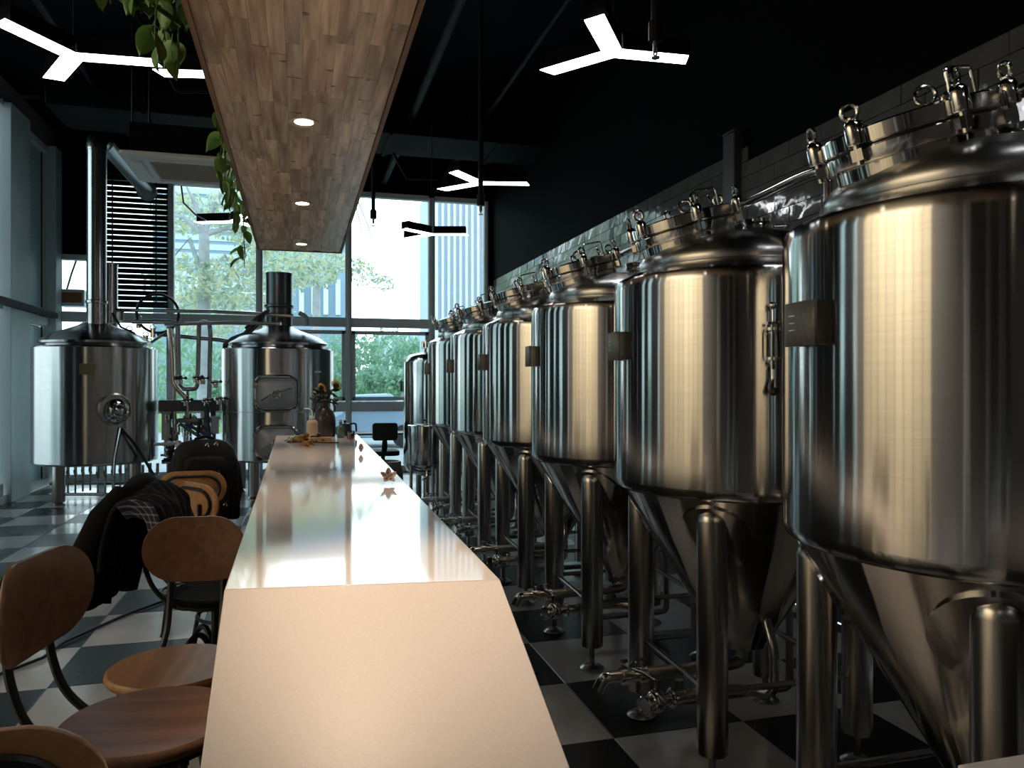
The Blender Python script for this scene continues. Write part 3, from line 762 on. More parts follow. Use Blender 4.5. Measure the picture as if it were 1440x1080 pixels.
# wide slatted blind / louvre screen left of the tall window
bl = thing('slatted_blind', 'black horizontal slatted blind in the left bay of the far window', 'blind', (-2.38, YB - .12, 2.62))
sm = MB(); sm.T = Matrix.Rotation(math.radians(76), 4, 'X'); sm.box((0, 0, 0), (.92, .074, .005)); sm = sm.mesh('slat', BLACKM)
for k in range(24): obj('slat', sm, None, bl, (0, 0, .04 + k * .082))
for x in (-.3, .3): obj('ladder_tape', MB().box((x, -.035, .99), (.02, .004, 1.96)), BLACKM, bl)
obj('head_rail', MB().box((0, 0, 2.0), (.94, .07, .06)), BLACKM, bl); obj('bottom_rail', MB().box((0, 0, 0), (.92, .06, .03)), BLACKM, bl)
# cable trunking along the left wall
ct = thing('cable_trunking', 'dark cable trunk running along the left wall at transom height', 'trunking', (XL + .1, 3.9, 2.42))
obj('tray', MB().box((0, 4.2, 0), (.08, 8.4, .07)), PIPEB, ct)
for k in range(3): obj('cable', MB().tube([(.02 * k - .02, 0, .045), (.02 * k - .02, 4, .05), (.02 * k - .02, 8.35, .04)], .011, 6), GASK, ct)
ob = thing('wall_box', 'small wall box with an orange brown front left of the tall flue', 'box', tuple(at(104, 432, 11.6)))
obj('casing', MB().box((0, 0, .13), (.34, .30, .25)), ALU, ob, bevel=.01)
obj('front_panel', MB().box((0, -.155, .13), (.29, .012, .15)), mat('orange_brown', (.32, .12, .03), .5), ob)
obj('cable', MB().tube([(-.1, 0, .25), (-.02, -.05, .5), (.06, 0, .8)], .014, 6), BLACKM, ob)

# ---------------------------------------------------------------- conical fermenters
def fermenter():
    t = thing('fermenter', 'x', 'fermenter', (0, 0, 0), 0, 'row of conical steel fermenters')
    N = 72
    obj('shell', MB().lathe([(.470, 1.032), (.500, 1.034), (.512, 1.042), (.5195, 1.058), (.520, 1.075), (.520, 1.80), (.5195, 1.82), (.5195, 1.85), (.514, 1.862), (.47, 1.884), (.425, 1.905), (.40, 1.905), (.40, 1.5), (.470, 1.5)], N, closed=True), STEEL, t, ang=25)
    obj('dome', MB().lathe([(.40, 1.89), (.420, 1.905), (.422, 1.930), (.414, 1.952), (.396, 1.972), (.362, 1.992), (.31, 2.016), (.22, 2.042), (.12, 2.056), (0, 2.062)], N), DOMES, t, ang=60)
    obj('cone', MB().lathe([(0, .385), (.085, .385), (.098, .392), (.104, .41), (.487, 1.032), (.40, 1.06), (0, 1.06)], N), STEEL, t, ang=25)
    for sx in (-1, 1):
        for sy in (-1, 1):
            x, y = .31 * sx, .30 * sy
            l = obj('leg', MB().lathe([(0, .115), (.046, .115), (.056, .12), (.056, .955), (.052, .975), (.040, .993), (.022, 1.004), (0, 1.007)], 20, (x, y, 0)), SATIN, t)
            obj('foot', MB().cyl((x, y, .02), (x, y, .13), .014, 10).lathe([(0, 0), (.060, 0), (.062, .008), (.045, .02), (.02, .03), (0, .03)], 20, (x, y, 0)), SATIN, l)
            a = math.atan2(sy * .30, sx * .31); nv = Vector((.851 * math.cos(a), .851 * math.sin(a), -.525))
            rc = .40; hc = .41 + (rc - .104) / .383 * .622
            def PD(u, v, a=a):
                rad = .142 * min(1, u * 1.12) ; q = 2 * PI * v; sl = rad * math.sin(q); az = rad * math.cos(q)
                r_ = rc + sl * .524; z_ = hc + sl * .852; aa = a + az / r_; off = .010 if u < .9 else .010 - .02 * (u - .9) / .1
                return Vector(((r_ + off * .85) * math.cos(aa), (r_ + off * .85) * math.sin(aa), z_ - off * .525))
            obj('leg_pad', MB().grid(PD, 10, 32), STEEL, t, ang=50)
    for sx in (-1, 1): obj('brace', MB().cyl((.31 * sx, -.27, .325), (.31 * sx, .27, .345), .012, 10), SATIN, t)
    for sy in (-1, 1): obj('brace', MB().cyl((-.27, .30 * sy, .335), (.27, .30 * sy, .335), .012, 10), SATIN, t)
    # tilted manway
    M = Matrix.Translation((-.245, .01, 2.045)) @ Matrix.Rotation(math.radians(-15.5), 4, 'Y')
    b = MB(); b.T = M; b.lathe([(.172, -.16), (.183, -.12), (.185, -.05), (.185, -.012), (.205, -.01), (.207, -.006), (.207, .024), (.205, .027), (.15, .027)], 56)
    nk = obj('manway_neck', b, STEEL, t, ang=30)
    b = MB(); b.T = M; b.lathe([(0, .024), (.199, .024), (.199, .034), (0, .034)], 48)
    obj('gasket', b, GASK, nk)
    b = MB(); b.T = M; b.lathe([(0, .032), (.205, .032), (.208, .036), (.208, .070), (.205, .074), (.19, .076), (.10, .085), (0, .088)], 56)
    ld = obj('manway_lid', b, STEEL, t, ang=30)
    for k in range(6):
        a = math.radians(195 + 60 * k); cx, cy = .222 * math.cos(a), .222 * math.sin(a)
        b = MB(); b.T = M
        b.cyl((cx, cy, -.012), (cx, cy, .045), .009, 10); b.box((cx * .97, cy * .97, .012), (.03, .03, .028), a)
        b.lathe([(0, .035), (.020, .035), (.022, .04), (.021, .082), (.016, .092), (.008, .098), (0, .098)], 14, (cx, cy, 0))
        cl = obj('clamp', b, POLISH, t)
        b = MB(); b.T = M; b.torus((cx, cy, .116), .018, .0055, (math.cos(a + .6), math.sin(a + .6), 0), 18, 8)
        b.cyl((cx, cy, .09), (cx, cy, .102), .009, 8)
        obj('eye', b, POLISH, cl)
    for k in (0, 1):
        a = math.radians(250 + 75 * k); b = MB(); b.T = M; cx, cy = .12 * math.cos(a), .12 * math.sin(a)
        b.torus((cx, cy, .105), .024, .005, (math.cos(a), math.sin(a), .2), 18, 8); obj('lifting_eye', b, POLISH, ld)
    b = MB(); b.T = M; b.tube(fillet([(-.02, -.16, .07), (-.02, -.16, .15), (.10, -.12, .15), (.10, -.12, .07)], .012), .0045, 8); obj('lid_handle', b, POLISH, ld)
    # centre port and cip pipe
    p = obj('top_port', MB().lathe([(0, 2.05), (.042, 2.05), (.042, 2.075), (.055, 2.08), (.058, 2.09), (.055, 2.10), (.050, 2.102), (.058, 2.106), (.058, 2.118), (.04, 2.124), (0, 2.126)], 24, (.06, -.02, 0)), POLISH, t)
    obj('port_wing_nut', MB().cyl((.12, -.05, 2.095), (.16, -.07, 2.095), .006, 8).box((.165, -.07, 2.095), (.012, .03, .018)), POLISH, p)
    obj('cleaning_pipe', MB().tube(fillet([(-.02, .10, 2.05), (-.02, .10, 2.17), (-.02, -.44, 2.19), (-.02, -.52, 2.185), (-.02, -.56, 2.15), (-.02, -.585, 1.2)], .045), .017, 12), POLISH, t)
    obj('lifting_lug', MB().prism([(-.022, 0), (.022, 0), (.022, .035), (.012, .05), (-.012, .05), (-.022, .035)], .01, Matrix.Translation((.24, -.14, 2.03)) @ Matrix.Rotation(PI / 2, 4, 'X')), SATIN, t)
    # name plate on bracket, azimuth toward the bar
    a = math.radians(174.5); b = MB(); w = .075
    def P(u, v):
        q = a + (u - .5) * 2 * .125
        return (.548 * math.cos(q), .548 * math.sin(q), 1.545 + .11 * v)
    npl = obj('name_plate', b.grid(P, 8, 2), PLATE, t); s = npl.modifiers.new('solid', 'SOLIDIFY'); s.thickness = .006; s.offset = 1
    for q in (a - .11, a + .11): obj('plate_bracket', MB().box((.534 * math.cos(q), .534 * math.sin(q), 1.60), (.032, .005, .108), q), DSTEEL, npl)
    b = MB()
    for k in range(3):
        q = a - .05; b.box((.5555 * math.cos(q + .0), .5555 * math.sin(q), 1.585 + k * .018), (.001, .03, .003), q)
    obj('engraving', b, SATIN, npl)
    # sight / pressure valve on the aisle side
    a = math.radians(-112); d = Vector((math.cos(a), math.sin(a), 0)); q = d * .565
    sv = obj('gauge_valve', MB().cyl(q + Vector((0, 0, 1.50)), q + Vector((0, 0, 1.66)), .008, 10).cyl(q + Vector((-.022, 0, 1.655)), q + Vector((.022, 0, 1.655)), .006, 8)
             .ball(tuple(q + Vector((0, 0, 1.715))), .013).cyl(q + Vector((0, 0, 1.66)), q + Vector((0, 0, 1.70)), .003, 6).cyl(d * .51 + Vector((0, 0, 1.52)), q + Vector((0, 0, 1.52)), .012, 10).cyl(d * .51 + Vector((0, 0, 1.62)), q + Vector((0, 0, 1.62)), .010, 10), POLISH, t)
    obj('sight_glass', MB().cyl(q + Vector((0, 0, 1.54)), q + Vector((0, 0, 1.63)), .022, 18), CLEAR, sv)
    for zc_ in (1.53, 1.63): obj('glass_cap', MB().cyl(q + Vector((0, 0, zc_)), q + Vector((0, 0, zc_ + .01)), .026, 18), SATIN, sv)
    obj('bent_tube', MB().tube(fillet([q + Vector((0, 0, 1.52)), q + Vector((0, 0, 1.46)), q + Vector((-.015, -.02, 1.43))], .02), .007, 8), POLISH, sv)
    obj('ball_knob', MB().ball(tuple(q + Vector((-.012, -.02, 1.425))), .015), GASK, sv)
    # outlets under the cone
    def clampring(b, c, ax, r=.034):
        c = Vector(c); ax = Vector(ax); b.cyl(c - ax * .011, c + ax * .011, r, 18); b.cyl(c + Vector((0, 0, r)), c + Vector((0, 0, r + .02)), .005, 6); b.box(tuple(c + Vector((0, 0, r + .024))), (.03, .01, .01))
    def outlet(y, zz, xe, up):
        b = MB(); b.tube(fillet([(0, up, .42), (0, up, zz), (-.08, y, zz), (xe + .08, y, zz)], .05), .025, 14)
        o = obj('outlet_pipe', b, DSTEEL, t)
        b = MB(); c = (xe + .05, y, zz)
        b.cyl((xe + .09, y, zz), (xe, y, zz), .026, 16); clampring(b, (xe + .09, y, zz), (1, 0, 0)); clampring(b, (xe + .01, y, zz), (1, 0, 0))
        b.cyl((xe + .05, y, zz - .004), (xe + .05, y, zz + .05), .012, 10)
        v = obj('butterfly_valve', b, POLISH, o)
        b = MB(); b.tube([(xe + .05, y, zz + .05), (xe + .035, y - .03, zz + .062), (xe - .01, y - .085, zz + .066)], .005, 8).ball((xe - .012, y - .09, zz + .066), .010)
        obj('valve_handle', b, POLISH, v)
        return o
    o1 = outlet(-.02, .315, -.54, 0)
    obj('spout', MB().tube(fillet([(-.54, -.02, .315), (-.615, -.02, .315), (-.64, -.02, .27)], .03), .024, 14), POLISH, o1)
    obj('cross_valve', MB().ball((-.47, -.17, .27), .042, 14).cyl((-.47, -.17, .27), (-.47, -.17, .35), .014, 10).tube([(-.47, -.17, .345), (-.50, -.12, .36), (-.56, -.06, .375)], .005, 8).cyl((-.47, -.17, .27), (-.53, -.20, .27), .026, 14).cyl((-.46, -.17, .27), (-.28, -.15, .27), .022, 12).torus((-.53, -.20, .27), .03, .006, (1, .5, 0), 16, 6).torus((-.40, -.16, .27), .032, .006, (1, 0, 0), 16, 6), POLISH, o1)
    obj('racking_pipe', MB().tube(fillet([(.0, -.16, .55), (-.02, -.25, .45), (-.02, -.25, .27), (-.10, -.15, .27), (-.30, -.15, .27)], .05), .019, 12), SATIN, t)
    obj('floor_pipe', MB().tube(fillet([(.28, .12, .50), (.34, .16, .45), (.34, .16, .11), (-.2, .16, .11), (-.2, .16, .2)], .04), .017, 10), DSTEEL, t)
    return t
FL = ['nearest and largest conical fermenter, cropped by the right edge of the photo',
      'second fermenter from the camera, with a level gauge on its wall',
      'third conical fermenter from the camera, left of the one with the gauge',
      'fourth conical fermenter from the camera',
      'fifth conical fermenter from the camera, between the fourth and the last',
      'farthest and smallest looking conical fermenter of the row']
f0 = fermenter()
for i in range(6):
    o = f0 if i == 0 else copy_tree(f0)
    o.location = (1.75, 1.6 + 1.18 * i, 0); o['label'] = FL[i]
# bright tank behind the row
bt = thing('bright_tank', 'tall upright steel tank with a flat domed top behind the last fermenter', 'tank', (1.72, 9.12, 0))
obj('shell', MB().lathe([(0, .36), (.35, .37), (.48, .42), (.52, .50), (.52, 1.70), (.505, 1.76), (.44, 1.80), (.2, 1.84), (0, 1.85)], 56), STEEL, bt, ang=50)
for k in range(4):
    a = PI / 4 + k * PI / 2; obj('leg', MB().cyl((.42 * math.cos(a), .42 * math.sin(a), 0), (.42 * math.cos(a), .42 * math.sin(a), .5), .035, 14), SATIN, bt)
m = obj('manway', MB().lathe([(.17, 1.78), (.17, 1.88), (.19, 1.885), (.19, 1.93), (0, 1.95)], 28, (-.12, -.05, 0)), STEEL, bt)
for k in range(5):
    a = k * 2 * PI / 5; obj('clamp', MB().cyl((-.12 + .2 * math.cos(a), -.05 + .2 * math.sin(a), 1.87), (-.12 + .2 * math.cos(a), -.05 + .2 * math.sin(a), 1.96), .014, 8), POLISH, bt)
obj('name_plate', MB().box((-.53, .14, 1.42), (.03, .07, .12)), PLATE, bt)
obj('level_tube', MB().cyl((-.30, -.47, .6), (-.30, -.47, 1.7), .012, 8), POLISH, bt)
# small yeast tank
yt = thing('small_tank', 'small steel tank on thin legs in front of the upright tank', 'tank', (1.32, 8.15, 0))
obj('shell', MB().lathe([(0, .53), (.08, .535), (.17, .57), (.20, .61), (.20, .99), (.206, .995), (.206, 1.01), (.19, 1.018), (0, 1.03)], 40), STEEL, yt, ang=40)
for k in range(3):
    a = PI * .9 + k * 2 * PI / 3; obj('leg', MB().cyl((.17 * math.cos(a), .17 * math.sin(a), 0), (.17 * math.cos(a), .17 * math.sin(a), .62), .018, 12), SATIN, yt)
obj('top_valve', MB().cyl((.05, 0, 1.02), (.05, 0, 1.08), .02, 10).cyl((-.05, 0, 1.065), (.14, 0, 1.065), .009, 8), BLACKM, yt)
obj('outlet', MB().tube(fillet([(0, 0, .55), (0, 0, .45), (-.06, -.1, .44)], .03), .014, 8), POLISH, yt)
# bucket, blue bag, stool near them
kb = thing('steel_keg', 'dark steel keg on the floor left of the small tank', 'keg', (.98, 8.95, 0))
obj('barrel', MB().lathe([(0, .02), (.15, .02), (.17, .0), (.18, .01), (.175, .05), (.19, .12), (.192, .25), (.196, .26), (.192, .27), (.19, .42), (.17, .50), (.165, .56), (.15, .56), (.15, .49), (.04, .50), (0, .50)], 32), DSTEEL, kb)
obj('spear_neck', MB().cyl((0, 0, .5), (0, 0, .54), .03, 14), POLISH, kb)
hb = thing('hose_bundle', 'dark blue coiled hose on the floor behind the small tank', 'hose', (1.60, 8.55, 0))
b = MB()
for k in range(5): b.torus((0, .0, .06 + .03 * k), .11 + .01 * (k % 2), .016, (.1 * k, .1, 1), 22, 7)
obj('coil', b, mat('blue_rubber', (.03, .03, .16), .5), hb)
obj('hose_end', MB().tube([(.1, 0, .1), (.05, -.12, .3), (-.04, -.05, .42)], .016, 8), MATS['blue_rubber'], hb)

# ---------------------------------------------------------------- kettles at the far left
def rounded_frame(w, h, r, t, M, wdt):
    b = MB(); out = rrect(w, h, r, 8)
    pts = [M @ Vector((x, y, 0)) for x, y in out]
    b.tube(pts, t, 8, closed=True)
    return b
def kettle(name, label, cat, loc, flue_top, flue_r, flue_off, flue_mat=None):
    t = thing(name, label, cat, loc)
    obj('shell', MB().lathe([(0, .47), (.66, .47), (.70, .485), (.71, .50), (.71, 1.89), (.70, 1.905), (.55, 1.91)], 72), KSTEEL, t, ang=30)
    obj('dome', MB().lathe([(.56, 1.90), (.60, 1.915), (.61, 1.94), (.645, 1.95), (.65, 1.975), (.62, 2.00), (.53, 2.06), (.40, 2.11), (.27, 2.16), (.20, 2.19), (.16, 2.22)], 64), KSTEEL, t, ang=40)
    for k in range(4):
        a = math.radians(45 + 15 + 90 * k); x, y = .58 * math.cos(a), .58 * math.sin(a)
        l = obj('leg', MB().cyl((x, y, .05), (x, y, .5), .07, 18), SATIN, t)
        obj('foot', MB().lathe([(0, 0), (.07, 0), (.07, .015), (.03, .05), (0, .05)], 16, (x, y, 0)), SATIN, l)
    x, y = flue_off
    obj('flue', MB().cyl((x, y, 2.05), (x, y, flue_top), flue_r, 28).cyl((x, y, flue_top - .01), (x, y, flue_top + .012), flue_r * 1.03, 28).lathe([(flue_r, 0), (flue_r * 1.12, .01), (flue_r * 1.12, .04), (flue_r, .05)], 28, (x, y, 2.45)), flue_mat or KSTEEL, t)
    return t
k1 = kettle('mash_tun', 'left steel brewing kettle with a tall bent flue', 'kettle', (-2.46, 10.75, 0), 4.38, .115, (.02, -.08))
fx, fy = .02, -.08
obj('flue_elbow', MB().tube([(fx, fy, 4.36), (fx, fy, 4.42), (fx, fy + .03, 4.49), (fx + .02, fy + .09, 4.53), (fx + .06, fy + .17, 4.53)], .118, 24), SATIN, k1)
obj('flue_run', MB().tube([(fx + .06, fy + .14, 4.51), (.27, 1.85, 4.34)], .10, 24).cyl((.265, 1.76, 4.346), (.27, 1.85, 4.34), .14, 20), mat('galvanised', (.66, .70, .68), .42, .75), k1)
obj('stub_vent', MB().cyl((.12, .15, 2.1), (.12, .15, 2.98), .095, 22).cyl((.12, .15, 2.97), (.12, .15, 2.99), .10, 22), KSTEEL, k1)
def facing(k, px, py, off=.0):
    """local point on the shell of kettle k seen at px,py, and outward yaw"""
    a = math.atan((px - 720) / 1080) + TH; d = Vector((math.sin(a), math.cos(a))); c = Vector((k.location.x, k.location.y))
    b = d.dot(c); s = b - math.sqrt(max(0, b * b - (c.dot(c) - .71 ** 2))); p = d * s; nrm_ = (p - c).normalized()
    z = p.y * CT + p.x * ST; zz = EYE + (540 - py) * z / 1080
    l = p - c + nrm_ * off
    return Vector((l.x, l.y, zz)), math.atan2(nrm_.y, nrm_.x)
def face_M(k, px, py, off):
    p, yaw = facing(k, px, py, off)
    return Matrix.Translation(p) @ Matrix.Rotation(yaw + PI / 2, 4, 'Z') @ Matrix.Rotation(PI / 2, 4, 'X')   # local x along wall, y up, z outward
M = face_M(k1, 160, 575, 0)
b = MB(); b.T = M; b.lathe([(.19, -.05), (.19, .05), (.17, .06), (.165, .03), (.0, .03)], 32); p = obj('side_port', b, SATIN, k1)
b = MB(); b.T = M; b.lathe([(0, .03), (.13, .03), (.14, .06), (.10, .10), (0, .12)], 28, (.02, -.02, 0)).torus((.03, -.03, .14), .09, .014, (.3, .2, 1), 22, 8).cyl((.03, -.03, .05), (.03, -.03, .14), .02, 8); obj('port_cover', b, POLISH, p)
M = face_M(k1, 123, 519, .01); b = MB(); b.T = M; b.box((0, 0, 0), (.17, .13, .01)); obj('rating_plate', b, mat('brass_plate', (.25, .23, .14), .4, .8), k1)
p1, _ = facing(k1, 168, 602, .04); p2, _ = facing(k1, 195, 640, .06)
obj('hose', MB().tube([p1, p1.lerp(p2, .5) + Vector((.02, -.02, 0)), p2, p2 + Vector((.2, -.1, -.35)), p2 + Vector((.4, -.1, -.5))], .018, 8), GASK, k1)
obj('drain_pipe', MB().tube([p1, p1 + Vector((-.06, -.02, -.35)), p1 + Vector((-.08, 0, -.75))], .015, 8), POLISH, k1)
# round glass lid
gc = at(222, 441, 10.0) - k1.location
b = MB(); b.torus(tuple(gc), .25, .018, (at(222, 441, 1) - Vector((0, 0, EYE))).normalized(), 36, 8)
gl = obj('glass_lid_ring', b, BLACKM, k1)
dv = (at(222, 441, 1) - Vector((0, 0, EYE))).normalized()
obj('glass_lid', MB().cyl(gc - dv * .004, gc + dv * .004, .245, 36), CLEAR, gl)
obj('lid_arm', MB().tube([tuple(gc + Vector((.1, .02, -.24))), (gc.x - .15, gc.y + .05, gc.z - .42), (.25, .1, 2.1)], .02, 8), SATIN, gl)
for (px, py) in ((170, 445), (195, 455), (215, 468), (182, 470), (205, 478)):
    q = at(px, py, 10.0) - k1.location; kv = MB(); kv.cyl(q + Vector((0, 0, -.06)), q + Vector((0, 0, .06)), .03, 10).torus(tuple(q + Vector((0, 0, .07))), .035, .007, (0, 1, .3), 14, 6); obj('dome_fitting', kv, POLISH, k1)
obj('dome_cable', MB().tube([at(158, 440, 9.7) - k1.location, at(170, 460, 9.7) - k1.location, at(188, 468, 9.7) - k1.location, at(205, 488, 9.8) - k1.location], .014, 7), GASK, k1)
fr = MB()
for (px0, px1, py, z) in ((70, 190, 695, 9.6), (70, 180, 680, 10.3)):
    fr.tube([at(px0, py, z) - k1.location, at(px1, py, z) - k1.location], .02, 8)
obj('under_pipe', fr, SATIN, k1)
fr = MB()
for k in range(14):
    q = at(85 + k * 10.5, 664 + (k * 7 % 4) * 7, 9.7 + .1 * (k % 5)) - k1.location; q.z = max(q.z, .3)
    fr.cyl(q, q + Vector((0, 0, .12)), .02, 8).torus(tuple(q), .04, .01, (1, 0, .3), 14, 6); fr.cyl(q + Vector((0, 0, -.25)), q, .012, 8)
obj('under_valves', fr, SATIN, k1)['kind'] = 'stuff'

k2 = kettle('brew_kettle', 'right steel brewing kettle with two hatch doors and a short fat flue', 'kettle', (-.25, 10.62, 0), 2.90, .17, (-.0, 0), brushed('dark_flue_steel', (.10, .11, .115), .35, .5))
for (px, py, w, h) in ((389, 553, .50, .42), (389, 622, .50, .40)):
    M = face_M(k2, px, py, .05); b = rounded_frame(w, h, .11, .018, M, .03)
    f = obj('hatch_frame', b, POLISH, k2)
    b = MB(); b.T = M
    def DR(u, v, w=w, h=h):
        q = 2 * PI * v; k_ = len(oo_) ; x_, y_ = oo_[int(v * k_) % k_]; return Vector((x_ * u, y_ * u, .035 * (1 - u * u) - .012))
    oo_ = rrect(w * .88, h * .86, .09, 6); b.grid(DR, 8, len(oo_)); obj('hatch_door', b, mat('hatch_steel', (.40, .40, .43), .38, .6) if py == 553 else MATS['hatch_steel'], f, bevel=.006)
    b = MB(); b.T = M; b.tube([(-w * .36, -.09, .02), (-.04, 0.0, .05), (w * .36, .06, .02)], .010, 8).torus((0, -.01, .05), .05, .008, (0, 0, 1), 16, 6).box((-w * .5, .09, 0), (.05, .05, .04)).box((-w * .5, -.09, 0), (.05, .05, .04)); obj('hatch_latch', b, SATIN, f)
    b = MB(); b.T = M; b.prism(rrect(w * 1.02, h * 1.04, .12, 6), .05, Matrix.Translation((0, 0, -.07))); obj('hatch_rim', b, KSTEEL, f, bevel=.01)
obj('seam', MB().torus((0, 0, 1.10), .7095, .003, (0, 0, 1), 64, 6), DSTEEL, k2)
M = face_M(k2, 447, 523, .004); b = MB(); b.T = M; b.box((0, 0, 0), (.10, .022, .004)); obj('maker_label', b, WHITEP, k2)
q = [at(418, 446, 9.9), at(440, 432, 9.9), at(440, 462, 10.2)]
obj('dome_handle', MB().tube(fillet([x - k2.location for x in (at(432, 458, 10.1), at(432, 446, 10.1), at(421, 440, 10.1))], .05), .03, 10), mat('green_grey', (.12, .2, .17), .5), k2)
obj('black_hose', MB().tube([x - k2.location for x in (at(316, 498, 10.0), at(317, 485, 9.9), at(327, 477, 9.9), at(345, 470, 9.9), at(358, 455, 9.9), at(372, 440, 9.9))], .035, 10), GASK, k2)
obj('thin_cables', MB().tube([x - k2.location for x in (at(345, 462, 9.8), at(362, 445, 9.8), at(378, 436, 9.8))], .02, 6).tube([x - k2.location for x in (at(350, 470, 9.8), at(368, 452, 9.8), at(372, 438, 9.8))], .014, 6), GASK, k2)

# overhead process pipes and pump skid between kettles
pr = thing('process_pipework', 'dark process pipes linking the two kettles and the low skid', 'pipework', tuple(at(268, 700, 9.9)))
pr.location.z = 0
PL = lambda *q: [at(*x) - pr.location for x in q]
for pts, r in (((( 160, 436, 9.9), (300, 438, 9.9), (412, 444, 9.9)), .024), (((186, 452, 9.8), (250, 453, 9.8), (252, 540, 9.8)), .030),
               (((232, 456, 9.7), (330, 454, 9.7), (395, 455, 9.7)), .022), (((252, 540, 9.8), (256, 547, 9.8), (275, 547, 9.8), (278, 540, 9.8), (280, 453, 9.8), (294, 453, 9.8), (296, 466, 9.8), (294, 565, 9.8)), .028),
               (((247, 470, 9.9), (246, 500, 9.9), (246, 620, 9.9)), .022), (((264, 548, 9.8), (264, 640, 9.8)), .02), (((238, 462, 9.6), (242, 500, 9.6), (243, 540, 9.6), (262, 560, 9.6)), .03),
               (((222, 470, 10.2), (310, 478, 10.2), (330, 482, 10.2)), .03)):
    obj('pipe', MB().tube(fillet(PL(*pts), .08), r, 10), SATIN, pr)
for (px, py) in ((246, 533), (253, 535), (276, 533), (284, 535), (262, 565), (290, 565), (308, 563), (302, 540)):
    q = at(px, py, 9.75) - pr.location
    v = obj('valve', MB().cyl(q + Vector((0, 0, -.05)), q + Vector((0, 0, .05)), .042, 12).torus(tuple(q), .05, .008, (0, 0, 1), 14, 6), POLISH, pr)
    obj('valve_handle', MB().tube([q, q + Vector((-.03, -.08, .02)), q + Vector((.08, -.1, .03))], .009, 6).ball(tuple(q + Vector((.08, -.1, .03))), .02, 8), GASK, v)
sk = thing('pump_skid', 'grey control beam and pumps standing between the two kettles', 'machine', tuple(at(268, 690, 9.95)))
sk.location.z = 0
SLc = lambda px, py, z: at(px, py, z) - sk.location
c = SLc(268, 570, 9.95); obj('beam', MB().box((c.x, c.y, c.z), (.72, .3, .14), -TH * 0), mat('skid_grey', (.10, .105, .11), .5, .3), sk, bevel=.01)
for px in (240, 300):
    c = SLc(px, 640, 9.95); obj('post', MB().box((c.x, c.y, .58), (.06, .06, 1.16)), MATS['skid_grey'], sk)
for (px, py) in ((262, 655), (288, 650)):
    c = SLc(px, py, 9.8)
    obj('pump_motor', MB().cyl((c.x - .12, c.y, .42), (c.x + .12, c.y, .42), .09, 20).cyl((c.x + .12, c.y, .42), (c.x + .17, c.y, .42), .12, 20).cyl((c.x - .15, c.y, .42), (c.x - .12, c.y, .42), .07, 16).box((c.x, c.y, .2), (.2, .16, .4)), mat('pump_blue', (.03, .06, .10), .4) if px == 262 else DSTEEL, sk)
for (px, py, w_, h_, mm) in ((290, 595, .035, .30, 'b'), (233, 600, .05, .34, 'w'), (302, 600, .05, .18, 'w')):
    c = SLc(px, py, 9.9); obj('filter_housing', MB().lathe([(0, 0), (w_, 0), (w_, h_), (w_ * 1.3, h_), (w_ * 1.3, h_ + .04), (0, h_ + .05)], 18, (c.x, c.y, c.z - h_ / 2)), mat('filter_blue', (.04, .12, .25), .4) if mm == 'b' else WHITEP, sk)
obj('shelf_bar', MB().box((0, .0, .16), (1.0, .5, .03)).box((0, 0, .02), (1.0, .5, .03)), MATS['skid_grey'], sk)
b = MB()
for k in range(9):
    q = SLc(235 + 8 * k, 588 + (k * 37) % 30, 9.75); b.cyl(q + Vector((0, 0, -.05)), q + Vector((0, 0, .05)), .022, 8).torus(tuple(q), .035, .008, (1, .2 * k, .3), 12, 6)
obj('small_fittings', b, POLISH, sk)['kind'] = 'stuff'
rq = random.Random(11)
for k in range(46):
    q = SLc(rq.uniform(232, 325), rq.uniform(585, 668), rq.uniform(9.7, 10.2)); L_ = rq.uniform(.06, .22); ax = rq.choice([(1, 0, 0), (0, 0, 1), (0, 0, 1), (0, 1, 0)]); d_ = Vector(ax) * L_
    r_ = rq.choice([.014, .02, .028])
    if q.z < .25: q.z = .25
    obj('fitting', MB().cyl(q - d_, q + d_, r_, 8).cyl(q - d_ * .2, q + d_ * .1, r_ * 1.8, 10), rq.choice([POLISH, SATIN, DSTEEL, GASK, WHITEP]), sk)
for k in range(4):
    q = [SLc(rq.uniform(235, 320), rq.uniform(560, 600), 9.7), SLc(rq.uniform(235, 320), rq.uniform(610, 640), 9.6), SLc(rq.uniform(235, 320), rq.uniform(650, 680), 9.7)]
    obj('hose', MB().tube(fillet(q, .2, 6), .022, 8), [GASK, DSTEEL, MATS['blue_rubber'], GASK][k], sk)

